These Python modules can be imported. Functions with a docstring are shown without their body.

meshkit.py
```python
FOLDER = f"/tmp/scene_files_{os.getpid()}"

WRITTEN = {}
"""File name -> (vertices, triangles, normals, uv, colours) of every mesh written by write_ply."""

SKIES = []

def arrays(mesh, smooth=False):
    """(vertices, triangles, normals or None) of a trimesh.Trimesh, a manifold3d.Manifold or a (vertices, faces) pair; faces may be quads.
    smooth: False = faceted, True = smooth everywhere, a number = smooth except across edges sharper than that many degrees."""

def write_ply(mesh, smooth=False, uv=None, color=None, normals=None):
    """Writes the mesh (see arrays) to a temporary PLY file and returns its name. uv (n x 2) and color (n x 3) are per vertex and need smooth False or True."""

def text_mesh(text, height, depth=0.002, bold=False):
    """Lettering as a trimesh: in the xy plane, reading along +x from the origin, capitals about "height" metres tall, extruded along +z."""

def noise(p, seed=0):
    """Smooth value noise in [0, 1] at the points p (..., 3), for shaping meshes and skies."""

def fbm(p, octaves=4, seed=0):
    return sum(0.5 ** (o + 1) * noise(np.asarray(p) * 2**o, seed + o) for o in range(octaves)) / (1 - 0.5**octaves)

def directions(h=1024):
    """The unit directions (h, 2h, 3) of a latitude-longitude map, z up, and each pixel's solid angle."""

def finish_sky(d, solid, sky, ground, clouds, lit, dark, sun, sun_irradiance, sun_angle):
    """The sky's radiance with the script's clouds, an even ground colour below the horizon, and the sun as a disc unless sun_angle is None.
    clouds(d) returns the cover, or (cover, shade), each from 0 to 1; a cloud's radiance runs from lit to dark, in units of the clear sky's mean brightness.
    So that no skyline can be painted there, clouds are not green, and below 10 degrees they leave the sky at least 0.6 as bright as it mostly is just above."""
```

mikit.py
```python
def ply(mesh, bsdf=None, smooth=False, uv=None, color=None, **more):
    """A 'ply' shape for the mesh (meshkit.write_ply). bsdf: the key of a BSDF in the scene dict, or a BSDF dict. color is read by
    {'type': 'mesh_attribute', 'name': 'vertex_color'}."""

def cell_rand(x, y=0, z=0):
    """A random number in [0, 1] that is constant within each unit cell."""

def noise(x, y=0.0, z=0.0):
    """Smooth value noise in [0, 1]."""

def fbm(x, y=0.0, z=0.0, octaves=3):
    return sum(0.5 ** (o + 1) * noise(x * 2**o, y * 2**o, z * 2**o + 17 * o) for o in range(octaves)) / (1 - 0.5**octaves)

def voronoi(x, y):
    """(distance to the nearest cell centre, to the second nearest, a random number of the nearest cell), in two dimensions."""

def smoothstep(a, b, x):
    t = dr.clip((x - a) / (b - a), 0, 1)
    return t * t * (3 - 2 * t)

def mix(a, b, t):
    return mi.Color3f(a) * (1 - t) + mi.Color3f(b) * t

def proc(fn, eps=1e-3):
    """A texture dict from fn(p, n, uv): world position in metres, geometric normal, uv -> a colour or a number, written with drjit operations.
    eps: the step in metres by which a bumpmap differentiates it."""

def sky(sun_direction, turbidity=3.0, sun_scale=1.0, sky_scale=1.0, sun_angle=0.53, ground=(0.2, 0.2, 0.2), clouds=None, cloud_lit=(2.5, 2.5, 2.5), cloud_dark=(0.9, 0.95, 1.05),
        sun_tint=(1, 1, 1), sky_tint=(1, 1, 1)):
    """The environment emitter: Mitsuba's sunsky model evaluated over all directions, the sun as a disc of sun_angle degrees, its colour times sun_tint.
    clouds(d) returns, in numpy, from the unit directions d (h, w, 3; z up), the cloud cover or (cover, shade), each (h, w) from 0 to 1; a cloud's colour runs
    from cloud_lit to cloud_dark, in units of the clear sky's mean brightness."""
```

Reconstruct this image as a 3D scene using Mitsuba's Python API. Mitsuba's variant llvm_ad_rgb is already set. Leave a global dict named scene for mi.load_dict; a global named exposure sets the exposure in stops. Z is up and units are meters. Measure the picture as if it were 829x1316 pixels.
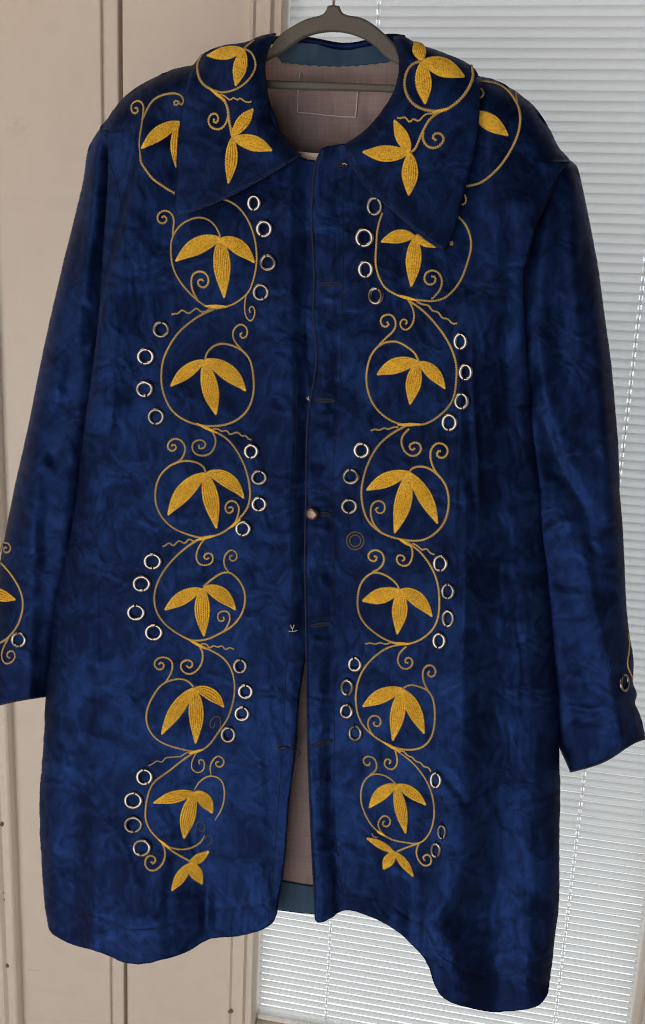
import math, random
import numpy as np
import trimesh
import drjit as dr
import mitsuba as mi
import shapely
from shapely.geometry import Polygon
from scipy.interpolate import CubicSpline
from scipy.spatial import Delaunay, cKDTree
import mikit, meshkit
from mikit import noise, fbm, smoothstep, mix

scene, labels = {}, {}
exposure = 0.0

# ---------------------------------------------------------------- camera
W0, H0, F0 = 829.0, 1316.0, 1250.0            # photograph size and focal length in its pixels
CAM = np.array([0.0, -1.05, 1.5])
_dn = np.array([-228.0, 5089.0, F0]); _dn /= np.linalg.norm(_dn)          # world down, seen by the camera
_lf = np.array([-7102.0, -625.0, F0]); _lf -= _dn * (_lf @ _dn); _lf /= np.linalg.norm(_lf)
_X, _Z = -_lf, -_dn
_Y = np.cross(_Z, _X)
M = np.array([_X, _Y, _Z])                     # camera coordinates (right, down, forward) -> world
right, down, fwd = M[:, 0], M[:, 1], M[:, 2]
cw = np.eye(4); cw[:3, 0], cw[:3, 1], cw[:3, 2], cw[:3, 3] = -right, -down, fwd, CAM
scene['camera'] = {'type': 'perspective', 'fov': math.degrees(2 * math.atan(W0 / 2 / F0)), 'fov_axis': 'x',
                   'near_clip': 0.05, 'far_clip': 60.0, 'to_world': mi.ScalarTransform4f(cw.tolist())}

# ---------------------------------------------------------------- lamps
def lamp(key, centre, target, w, h, rgb):
    T = mi.ScalarTransform4f
    scene[key] = {'type': 'rectangle', 'to_world': T().look_at(origin=list(centre), target=list(target), up=[0, 0.3, 1]) @ T().scale([w / 2, h / 2, 1]),
                  'emitter': {'type': 'area', 'radiance': {'type': 'rgb', 'value': list(rgb)}}}
# unseen: a broad panel light behind the camera, and a warm lamp near the ceiling
lamp('unseen_front_light', (-0.9, -2.5, 0.78), (-0.25, 0.3, 0.78), 3.0, 1.5, (3.5, 3.45, 3.4))
lamp('unseen_ceiling_lamp', (-1.5, -1.2, 2.7), (-0.6, 0.3, 1.7), 0.6, 0.6, (8.6, 6.2, 4.7))
labels['unseen_front_light'] = {'label': 'unseen broad light behind the camera, placed to light the coat and wall', 'category': 'door'}
labels['unseen_ceiling_lamp'] = {'label': 'warm soft lamp out of view near the ceiling, lighting the upper wall', 'category': 'lamp'}
SKY_L = (1.18, 1.27, 1.34)                        # the overcast daylight outside the blind

# ---------------------------------------------------------------- helpers
def ray(px, py):
    px, py = np.asarray(px, float), np.asarray(py, float)
    c = np.stack([(px - W0 / 2) / F0, (py - H0 / 2) / F0, np.ones_like(px)], -1)
    return c @ M.T
def P(px, py, d):
    """The place seen at (px, py) whose distance in front of the coat's middle plane y = 0 is d metres."""
    r = ray(px, py)
    t = (-np.asarray(d, float) - CAM[1]) / r[..., 1]
    return CAM + r * t[..., None]
PXM = 1.05 / F0                                # metres per pixel at the coat

COUNT = {}
def key(name):
    n = COUNT.get(name, 0); COUNT[name] = n + 1
    return name if n == 0 else f'{name}_{n:03d}'
def add(name, mesh, bsdf, smooth=False, label=None, cat=None, group=None, kind=None, **kw):
    k = key(name)
    scene[k] = mikit.ply(mesh, bsdf, smooth=smooth, **kw)
    tag(k, label, cat, group, kind)
    return k
def tag(k, label=None, cat=None, group=None, kind=None):
    d = {a: b for a, b in (('label', label), ('category', cat), ('group', group), ('kind', kind)) if b}
    if d: labels[k] = d

def spline(pts, step, closed=False):
    p = np.asarray(pts, float)
    if closed: p = np.vstack([p, p[:1]])
    if len(p) == 2:
        n = max(2, int(np.ceil(np.linalg.norm(p[1] - p[0]) / step)) + 1)
        return p[0] + (p[1] - p[0]) * np.linspace(0, 1, n)[:, None]
    t = np.concatenate([[0], np.cumsum(np.maximum(np.linalg.norm(np.diff(p, axis=0), axis=1), 1e-6) ** 0.6)])
    cs = CubicSpline(t, p, bc_type='periodic' if closed else 'natural')
    q = cs(np.linspace(0, t[-1], 40 * len(p)))
    s = np.concatenate([[0], np.cumsum(np.linalg.norm(np.diff(q, axis=0), axis=1))])
    n = max(3, int(np.ceil(s[-1] / step)) + 1)
    u = np.linspace(0, s[-1], n)
    return np.stack([np.interp(u, s, q[:, k]) for k in range(2)], 1)

def outline(pts, step=3.0):
    """Closed outline through points; a third entry 1 marks a corner. Points between corners are rounded by a spline."""
    c = [i for i, p in enumerate(pts) if len(p) > 2]
    p = [tuple(q[:2]) for q in pts]
    if not c: return spline(p, step, True)[:-1]
    out = []
    for a, b in zip(c, c[1:] + [c[0] + len(p)]):
        run = [p[i % len(p)] for i in range(a, b + 1)]
        out.append(spline(run, step)[:-1])
    return np.vstack(out)

def fill(ring, step):
    """Triangulates the inside of an outline: points and triangles, all in photograph pixels."""
    poly = Polygon(ring).buffer(0)
    if poly.geom_type != 'Polygon': poly = max(poly.geoms, key=lambda g: g.area)
    b = np.array(poly.exterior.coords)[:-1]
    x0, y0, x1, y1 = poly.bounds
    gx, gy = np.meshgrid(np.arange(x0, x1, step), np.arange(y0, y1, step * 0.87))
    gx[1::2] += step / 2
    g = np.stack([gx.ravel(), gy.ravel()], 1)
    g = g[shapely.contains_xy(poly, g[:, 0], g[:, 1])]
    g = g[cKDTree(b).query(g)[0] > step * 0.6]
    pts = np.vstack([b, g])
    tri = Delaunay(pts).simplices
    cen = pts[tri].mean(1)
    tri = tri[shapely.contains_xy(poly, cen[:, 0], cen[:, 1])]
    a = pts[tri]
    area = np.cross(a[:, 1] - a[:, 0], a[:, 2] - a[:, 0])
    tri = tri[np.abs(area) > 1e-6]; area = area[np.abs(area) > 1e-6]
    tri[area > 0] = tri[area > 0][:, ::-1]     # front faces look towards the room
    return pts, tri

def shell(ring, depth, thick, step=3.0):
    """A cloth panel of real thickness: front skin at depth(px, py), back skin thick metres behind, stitched at the rim."""
    pts, tri = fill(ring, step)
    d = depth(pts[:, 0], pts[:, 1])
    f = P(pts[:, 0], pts[:, 1], d)
    bk = f + np.array([0, thick, 0])
    n = len(pts)
    e = np.sort(np.vstack([tri[:, [0, 1]], tri[:, [1, 2]], tri[:, [2, 0]]]), axis=1)
    de = np.vstack([tri[:, [0, 1]], tri[:, [1, 2]], tri[:, [2, 0]]])
    _, inv, cnt = np.unique(e, axis=0, return_inverse=True, return_counts=True)
    rim = de[cnt[inv.ravel()] == 1]
    side = np.vstack([np.stack([rim[:, 1], rim[:, 0], rim[:, 0] + n], 1), np.stack([rim[:, 1], rim[:, 0] + n, rim[:, 1] + n], 1)])
    return trimesh.Trimesh(np.vstack([f, bk]), np.vstack([tri, tri[:, ::-1] + n, side]), process=False)

def sheet(ring, depth, step=4.0):
    pts, tri = fill(ring, step)
    return trimesh.Trimesh(P(pts[:, 0], pts[:, 1], depth(pts[:, 0], pts[:, 1])), tri, process=False)

def sweep(c3, rw, rh, sides=6, rope=0.0, period=None, phase=0.0, closed=False, strands=2, updir=(0, -1, 0)):
    """A tube along 3-D points with an oval section (rw across, rh off the cloth); rope makes it a twisted or chain-stitched cord."""
    c3 = np.asarray(c3, float); n = len(c3)
    rw = np.broadcast_to(rw, n); rh = np.broadcast_to(rh, n)
    t = (np.roll(c3, -1, 0) - np.roll(c3, 1, 0)) if closed else np.gradient(c3, axis=0)
    t = t / np.maximum(np.linalg.norm(t, axis=1, keepdims=True), 1e-12)
    up = np.broadcast_to(np.asarray(updir, float), (n, 3))
    b = np.cross(t, up); b /= np.maximum(np.linalg.norm(b, axis=1, keepdims=True), 1e-9)
    u = np.cross(b, t)
    s = np.concatenate([[0], np.cumsum(np.linalg.norm(np.diff(c3, axis=0), axis=1))])
    th = np.linspace(0, 2 * np.pi, sides, endpoint=False)
    k = np.ones((n, sides))
    if rope:
        k = 1 + rope * np.cos(strands * th[None] + 2 * np.pi * s[:, None] / period + phase)
    v = c3[:, None] + (b[:, None] * (np.cos(th) * 1)[None, :, None] * (rw[:, None] * k)[..., None] + u[:, None] * np.sin(th)[None, :, None] * (rh[:, None] * k)[..., None])
    v = v.reshape(-1, 3)
    i = np.arange(n if closed else n - 1)[:, None] * sides; j = np.arange(sides)[None]
    a0, a1 = i + j, i + (j + 1) % sides
    nx = (i + sides) % (n * sides)
    b0, b1 = nx + j, nx + (j + 1) % sides
    f = np.vstack([np.stack([a0, b0, a1], -1).reshape(-1, 3), np.stack([a1, b0, b1], -1).reshape(-1, 3)])
    if not closed:
        v = np.vstack([v, c3[:1], c3[-1:]])
        j = np.arange(sides)
        f = np.vstack([f, np.stack([np.full(sides, n * sides), j, (j + 1) % sides], 1),
                       np.stack([np.full(sides, n * sides + 1), (n - 1) * sides + (j + 1) % sides, (n - 1) * sides + j], 1)])
    return trimesh.Trimesh(v, f, process=False)

def cat_mesh(ms): return trimesh.util.concatenate(ms)

def box(x0, x1, y0, y1, z0, z1, bevel=0.0):
    if bevel <= 0:
        m = trimesh.creation.box((x1 - x0, y1 - y0, z1 - z0)); m.apply_translation(((x0 + x1) / 2, (y0 + y1) / 2, (z0 + z1) / 2)); return m
    c = np.array([[x, y, z] for x in (x0, x1) for y in (y0, y1) for z in (z0, z1)], float)
    s = np.sign(c - c.mean(0)); q = []
    for ax in range(3):
        o = -s * bevel; o[:, ax] = 0; q.append(c + o)
    return trimesh.convex.convex_hull(np.vstack(q))

def profile_bar(prof, z0, z1):
    """A moulding: the profile [(x, y), ...] (closed) drawn out from z0 to z1."""
    m = trimesh.creation.extrude_polygon(Polygon(prof), z1 - z0, engine='earcut'); m.apply_translation((0, 0, z0)); return m

# ---------------------------------------------------------------- materials
def mat(k, **kw):
    d = {'type': 'principled'}
    for a, v in kw.items():
        d[a] = {'type': 'rgb', 'value': list(v)} if isinstance(v, tuple) else v
    scene[k] = {'type': 'twosided', 'bsdf': d}

def nap(p):
    """Noise for crushed velvet pile and its painted sheen: soft irregular blotches, denser here and there, with rubbed streaks and fine fibres."""
    wx = fbm(p.x * 17.0, p.y * 8.0, p.z * 17.0 + 3.0, octaves=3) - 0.5
    wz = fbm(p.x * 17.0 + 31.0, p.y * 8.0, p.z * 17.0, octaves=3) - 0.5
    a = fbm(p.x * 30.0 + wx * 3.0, p.y * 8.0 + 5.0, p.z * 24.0 + wz * 3.0, octaves=5)
    b = fbm(p.x * 150.0 + wx * 9.0, p.y * 20.0, p.z * 110.0 + wz * 9.0 + 9.0, octaves=3)
    c = fbm(p.x * 10.0 + 50.0, p.y * 3.0, p.z * 8.0, octaves=3)
    return a, b, c
def velvet_color(p, n, uv):
    a, b, c = nap(p)
    t = smoothstep(0.37, 0.74, a * 0.44 + b * 0.30 + c * 0.27)
    fine = noise(p.x * 1100.0, p.y * 900.0, p.z * 800.0)
    col = mix((0.0044, 0.0092, 0.034), (0.0130, 0.0360, 0.136), t)  # dark-to-bright mottling puts the sheen of crushed nap into the base colour
    return col * (0.66 + 0.68 * fine)
def velvet_height(p, n, uv):
    """Normals tilt upward like leaning pile to brighten the lower cloth, and is crushed this way and that in patches."""
    a, b, c = nap(p)
    return a * 1.0 + c * 0.8 + b * 0.17 + 0.06 * noise(p.x * 1100.0, p.y * 900.0, p.z * 800.0) - NAP_LEAN * p.z / 0.0032
NAP_LEAN = 0.24  # even upward tilt of the normals; brightens the hem, darkens the chest
scene['velvet'] = {'type': 'twosided', 'bsdf': {'type': 'bumpmap', 'arbitrary': mikit.proc(velvet_height, eps=4e-4), 'scale': 0.0032,
                   'bsdf': {'type': 'principled', 'base_color': mikit.proc(velvet_color), 'roughness': 0.56, 'metallic': 0.6, 'specular': 0.2, 'spec_tint': 0.9, 'sheen': 1.0, 'sheen_tint': 0.6}}}
mat('velvet_edge', base_color=(0.0095, 0.0145, 0.040), roughness=0.9, sheen=0.5)
mat('dark_thread', base_color=(0.004, 0.006, 0.018), roughness=0.9)
mat('black_thread', base_color=(0.008, 0.008, 0.010), roughness=0.9)
mat('teal_cotton', base_color=mikit.proc(lambda p, n, uv: mix((0.017, 0.045, 0.085), (0.028, 0.068, 0.115), fbm(p.x * 260.0, p.y * 100.0, p.z * 40.0) * 0.6 + 0.4 * noise(p.x * 900, 0.0, p.z * 900))), roughness=0.8, sheen=0.3)
def lining_color(p, n, uv):
    warp = noise(p.x * 1500.0, 2.0, p.z * 45.0); weft = noise(p.x * 45.0, 7.0, p.z * 1500.0)
    blot = fbm(p.x * 22.0, 0.0, p.z * 22.0, octaves=4)
    return mix((0.17, 0.118, 0.112), (0.31, 0.228, 0.216), warp * 0.35 + weft * 0.35 + blot * 0.4 - 0.05)
mat('lining', base_color=mikit.proc(lining_color), roughness=0.75, sheen=0.2)
def gold_color(p, n, uv):
    a = noise(p.x * 640.0, p.y * 640.0, p.z * 640.0); b = fbm(p.x * 60.0, p.y * 60.0, p.z * 60.0)
    return mix((0.56, 0.285, 0.014), (0.96, 0.60, 0.055), smoothstep(0.2, 0.75, a) * 0.5 + b * 0.5)
mat('gold_thread', base_color=mikit.proc(gold_color), roughness=0.55, specular=0.35, sheen=0.4)
def tan_color(p, n, uv):
    a = noise(p.x * 500.0, p.y * 500.0, p.z * 500.0); b = fbm(p.x * 16.0, p.y * 16.0, p.z * 16.0)
    return mix((0.31, 0.21, 0.085), (0.58, 0.38, 0.10), smoothstep(0.3, 0.7, b) * 0.7 + a * 0.3)
mat('tan_thread', base_color=mikit.proc(tan_color), roughness=0.6, specular=0.35, sheen=0.3)
mat('worn_thread', base_color=(0.105, 0.07, 0.045), roughness=0.8)
mat('cream_thread', base_color=(0.55, 0.48, 0.42), roughness=0.8)
mat('ring_metal', base_color=(0.31, 0.29, 0.268), metallic=1.0, roughness=0.27)
mat('ring_metal_dull', base_color=mikit.proc(lambda p, n, uv: mix((0.13, 0.12, 0.11), (0.27, 0.25, 0.23), fbm(p.x * 260.0, p.y * 260.0, p.z * 260.0))), metallic=1.0, roughness=0.33)
mat('bronze', base_color=mikit.proc(lambda p, n, uv: mix((0.11, 0.078, 0.06), (0.27, 0.195, 0.155), fbm(p.x * 300, p.y * 300, p.z * 300))), metallic=0.85, roughness=0.38)
mat('hanger_flock', base_color=mikit.proc(lambda p, n, uv: mix((0.098, 0.086, 0.072), (0.13, 0.115, 0.098), noise(p.x * 1300, p.y * 1300, p.z * 1300))), roughness=0.75, sheen=0.4)
mat('steel', base_color=(0.62, 0.62, 0.64), metallic=1.0, roughness=0.2)
MARKS = [tuple(float(v) for v in P(np.array(x), np.array(y), -0.30)[[0, 2]]) for x, y in ((26., 162.), (43., 1247.))]   # a smudge and a scratch on the left board
def paint_color(p, n, uv):
    a = fbm(p.x * 5.0, p.y * 5.0, p.z * 3.0, octaves=4); s = fbm(p.x * 60.0, 3.0, p.z * 25.0, octaves=3)
    spot = smoothstep(0.74, 0.82, noise(p.x * 31.0 + 8.0, 1.0, p.z * 31.0))
    col = mix((0.595, 0.525, 0.45), (0.655, 0.58, 0.50), a * 0.7 + s * 0.3)
    sx, sz = MARKS[0]; u = (p.x - sx) * 55.0; v = (p.z - sz) * 55.0
    smudge = dr.exp(-(u * u + v * v)) * smoothstep(0.3, 0.7, fbm(p.x * 140.0, 1.0, p.z * 140.0))
    sx, sz = MARKS[1]; u = (p.x - sx) * 90.0; v = (p.z - sz - 0.06 * (p.x - sx)) * 900.0
    scratch = dr.exp(-(u * u * u * u + v * v)) * smoothstep(0.25, 0.6, noise(p.x * 800.0, 2.0, p.z * 300.0))
    return mix(col * (1.0 - 0.02 * spot), (0.30, 0.245, 0.20), dr.minimum(0.16 * smudge + 0.55 * scratch, 1.0))
def paint_height(p, n, uv):
    return fbm(p.x * 90.0, p.y * 90.0, p.z * 60.0, octaves=3)
def painted(k, col):
    scene[k] = {'type': 'twosided', 'bsdf': {'type': 'bumpmap', 'arbitrary': mikit.proc(paint_height, eps=1e-3), 'scale': 0.0006,
                'bsdf': {'type': 'principled', 'base_color': col, 'roughness': 0.45, 'specular': 0.4}}}
painted('cream_paint', mikit.proc(paint_color))
mat('unseen_floor_mat', base_color=(0.34, 0.29, 0.24), roughness=0.5)
mat('gap_dark', base_color=(0.10, 0.085, 0.07), roughness=0.9)
mat('rust', base_color=mikit.proc(lambda p, n, uv: mix((0.07, 0.05, 0.04), (0.22, 0.16, 0.12), fbm(p.x * 500, p.y * 500, p.z * 500))), roughness=0.7)
scene['slat_white'] = {'type': 'principledthin', 'base_color': mikit.proc(lambda p, n, uv: mix((0.72, 0.72, 0.705), (0.78, 0.78, 0.765), fbm(p.x * 9.0, p.y * 30.0, p.z * 160.0))),
                       'roughness': 0.4, 'diff_trans': 1.12, 'spec_trans': 0.0}
mat('cord_white', base_color=(0.8, 0.8, 0.8), roughness=0.6)
mat('rail_white', base_color=(0.72, 0.72, 0.70), roughness=0.4)
scene['pane_glass'] = {'type': 'thindielectric'}

# ---------------------------------------------------------------- the wall, the window and its blind
YW = 0.30                                        # the wall's face
def wx(px, py, y=YW): return float(P(px, py, -y)[0])
def wz(px, py, y=YW): return float(P(px, py, -y)[2])
ZB, ZT = -0.1, 2.5
GX0, GX1 = wx(138, 900), wx(141.5, 900)          # the two joints in the wall boarding
BX0, BX1 = wx(156.5, 900), wx(161.5, 900)
CX0, CX1 = wx(-34, 950), wx(18.5, 950)           # door casing at the left
WX0, WX1 = wx(328, 1290), wx(814.5, 1300)        # the window opening
KX0 = wx(292, 1290)                              # outer edge of the window casing
ZSILL = wz(330, 1311)
wall = 'wall'
add('unseen_floor', box(-3.0, 1.72, -2.75, YW + 0.06, -0.16, -0.1), 'unseen_floor_mat', kind='structure')  # out of view, placed to bounce light up onto the coat
add('unseen_bounce_wall', box(1.62, 1.7, -2.75, YW + 0.06, -0.0999, 2.5), 'cream_paint', kind='structure')  # out of view, placed to soften the dark right edges with bounced light
add('unseen_bounce_wall', box(-2.9, -2.8, -2.75, YW + 0.06, -0.0999, 2.5), 'cream_paint', kind='structure')  # out of view, bounces light onto the left sleeve edge
tag(wall, 'cream painted boarded wall beside the window', None, None, 'structure')
add('wall__board', box(CX1 - 0.01, GX0, YW, YW + 0.02, ZB, ZT, 0.0015), 'cream_paint')
add('wall__batten', box(GX1, BX0, YW + 0.001, YW + 0.02, ZB, ZT, 0.0015), 'cream_paint')
add('wall__board', box(BX1, KX0 + 0.004, YW, YW + 0.02, ZB, ZT, 0.0015), 'cream_paint')
add('wall__backing', cat_mesh([box(-2.2, WX0 - 0.03, YW + 0.021, YW + 0.044, ZB, ZT), box(WX1 + 0.03, 2.2, YW + 0.021, YW + 0.044, ZB, ZT),
                               box(WX0 - 0.03, WX1 + 0.03, YW + 0.021, YW + 0.044, ZB, ZSILL - 0.05), box(WX0 - 0.03, WX1 + 0.03, YW + 0.021, YW + 0.044, 2.25, ZT)]), 'gap_dark')
add('wall__joint', box(GX0 + 0.0001, GX1 - 0.0001, YW + 0.006, YW + 0.0205, ZB, ZT), 'cream_paint')
add('wall__board', box(WX1 + 0.066, 1.618, YW, YW + 0.02, ZB, ZT, 0.0015), 'cream_paint')
add('wall__board', box(KX0 + 0.004, WX1 + 0.066, YW + 0.0005, YW + 0.02, ZB, ZSILL - 0.052, 0.0015), 'cream_paint')
add('wall__board', box(-2.2, CX0 + 0.005, YW, YW + 0.02, ZB, ZT, 0.0015), 'cream_paint')
def casing_profile(x0, x1, y, flip=False):
    """Stepped, rounded moulding section between x0 (outer) and x1 (inner)."""
    w = x1 - x0
    t = [(0, 0.0), (0, .010), (.06, .013), (.14, .013), (.20, .009), (.30, .010), (.46, .011), (.55, .012), (.58, .017), (.63, .018), (.67, .015), (.70, .012), (.84, .012), (.87, .017), (.92, .018), (.96, .016), (1, .010), (1, 0.0)]
    return [(x0 + (1 - a if flip else a) * w, y - b) for a, b in t]
add('door_casing', profile_bar(casing_profile(CX0, CX1, YW), ZB, ZT), 'cream_paint', 25, label='cream moulded door casing at the far left edge, with rusty fixings', cat='door casing')
def fixing(px, py, a, b, rot, name, base):
    m = trimesh.creation.icosphere(2, 1.0); v = m.vertices * [a, 0.0022, b]
    v = v * (1 + 0.25 * (meshkit.noise(m.vertices * 2.3 + px, 5)[:, None] - 0.5))
    c, s = math.cos(rot), math.sin(rot)
    v = np.stack([v[:, 0] * c - v[:, 2] * s, v[:, 1], v[:, 0] * s + v[:, 2] * c], 1) + P(np.array(px), np.array(py), -(YW - base))
    add(name, trimesh.Trimesh(v, m.faces, process=False), 'rust', True)
fixing(2.2, 1059, 0.0035, 0.0048, -0.5, 'door_casing__rusty_fixing', 0.0125)
fixing(9.0, 1241, 0.0036, 0.0042, 0.5, 'door_casing__rusty_fixing', 0.0125)
for (px, py) in ((5, 1147), (5.5, 1156), (4.5, 1163)):
    fixing(px, py, 0.0011, 0.0014, 0, 'door_casing__nail_mark', 0.0125)
add('window_frame__casing', profile_bar(casing_profile(KX0, WX0 + 0.001, YW), ZSILL - 0.05, ZT), 'cream_paint', 25)
add('window_frame__casing', profile_bar(casing_profile(WX1 - 0.001, WX1 + 0.07, YW, True), ZSILL - 0.05, ZT), 'cream_paint', 25)
fixing(296, 1300, 0.0042, 0.0036, 0.2, 'window_frame__rusty_fixing', 0.0125)
add('window_frame__jamb', box(WX0 - 0.028, WX0, YW + 0.001, YW + 0.045, ZSILL - 0.05, 2.25), 'cream_paint')
add('window_frame__jamb', box(WX1, WX1 + 0.028, YW + 0.001, YW + 0.045, ZSILL - 0.05, 2.25), 'cream_paint')
add('window_frame__sill', box(WX0 + 0.0005, WX1 - 0.0005, YW - 0.012, YW + 0.044, ZSILL - 0.03, ZSILL - 0.007, 0.003), 'cream_paint')
add('window_frame__head', box(WX0 + 0.0005, WX1 - 0.0005, YW + 0.002, YW + 0.044, 2.22, 2.249), 'cream_paint')
add('window_frame__pane', box(WX0 + 0.001, WX1 - 0.001, YW + 0.034, YW + 0.0341, ZSILL - 0.006, 2.219), 'pane_glass')
tag('window_frame', 'painted window frame with moulded casing round the white blind', 'window frame')

YB = YW + 0.014                                  # the blind hangs just inside the opening
z_top_px = P(np.array(600.0), np.array(9.0), -YB)[2]
z_a, z_b = wz(800, 9.5, YB), wz(800, 1250, YB)
PITCH = 0.00903 * (1.05 + YB)
SLW, TAU, SAG = 0.0160, math.radians(69), 0.0011
XL, XR = WX0 + 0.0022, WX1 - 0.0022
CORDS = [wx(424.5, 1200, YB), wx(752, 985, YB)]
z0 = wz(335, 1303, YB) + 0.006
nsl = int((2.205 - z0) / PITCH)
rng = np.random.RandomState(4)
def slat(zc, k):
    """A curved thin slat whose room-side edge is up, with an oval slot at each cord; a real blind's slats sag and tilt a little unevenly."""
    s = np.linspace(-1, 1, 6)
    tau = TAU + rng.normal(0, 0.014)
    along, out = s * SLW / 2, SAG * (1 - s ** 2)
    y = -along * math.cos(tau) - out * math.sin(tau)
    z = along * math.sin(tau) - out * math.cos(tau)
    xs = [XL + rng.uniform(-0.0008, 0.0008)]
    for c in CORDS: xs += [c - 0.0024, c + 0.0024]
    xs += [XR + rng.uniform(-0.0008, 0.0008)]
    hole = [(1, 2), (3, 4)]
    dz = rng.normal(0, 0.00012, len(xs))
    v = np.array([[x, YB + y[j], zc + z[j] + dz[i]] for i, x in enumerate(xs) for j in range(6)])
    f = []
    for i in range(len(xs) - 1):
        for j in range(5):
            if (i, i + 1) in hole and j in (2, 3): continue
            a = i * 6 + j
            f += [[a, a + 6, a + 1], [a + 1, a + 6, a + 7]]
    return trimesh.Trimesh(v, f, process=False)
for k in range(nsl):
    add('venetian_blind__slat', slat(z0 + 0.008 + k * PITCH, k), 'slat_white', True)
for c in CORDS:
    for dy in (-0.0052, 0.0056):
        pts = np.array([[c + 0.0007 * math.sin(i * 1.7), YB + dy, z] for i, z in enumerate(np.arange(z0 - 0.004, 2.21, PITCH / 2))])
        add('venetian_blind__ladder_cord', sweep(pts, 0.0006, 0.0006, 5), 'cord_white', True)
add('venetian_blind__bottom_rail', box(XL, XR, YB - 0.008, YB + 0.008, z0 - 0.011, z0 - 0.002, 0.002), 'rail_white')
tag('venetian_blind', 'white slatted blind closed over the window behind the coat', 'blind')
scene['sky'] = {**mikit.ply(trimesh.Trimesh([[-3.5, 2.2, -2.5], [3.5, 2.2, -2.5], [3.5, 2.2, 4.5], [-3.5, 2.2, 4.5]], [[0, 1, 2], [0, 2, 3]], process=False)),
                'emitter': {'type': 'area', 'radiance': {'type': 'rgb', 'value': list(SKY_L)}}}
tag('sky', 'pale overcast daylight outside the blind', None, None, 'structure')

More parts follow.
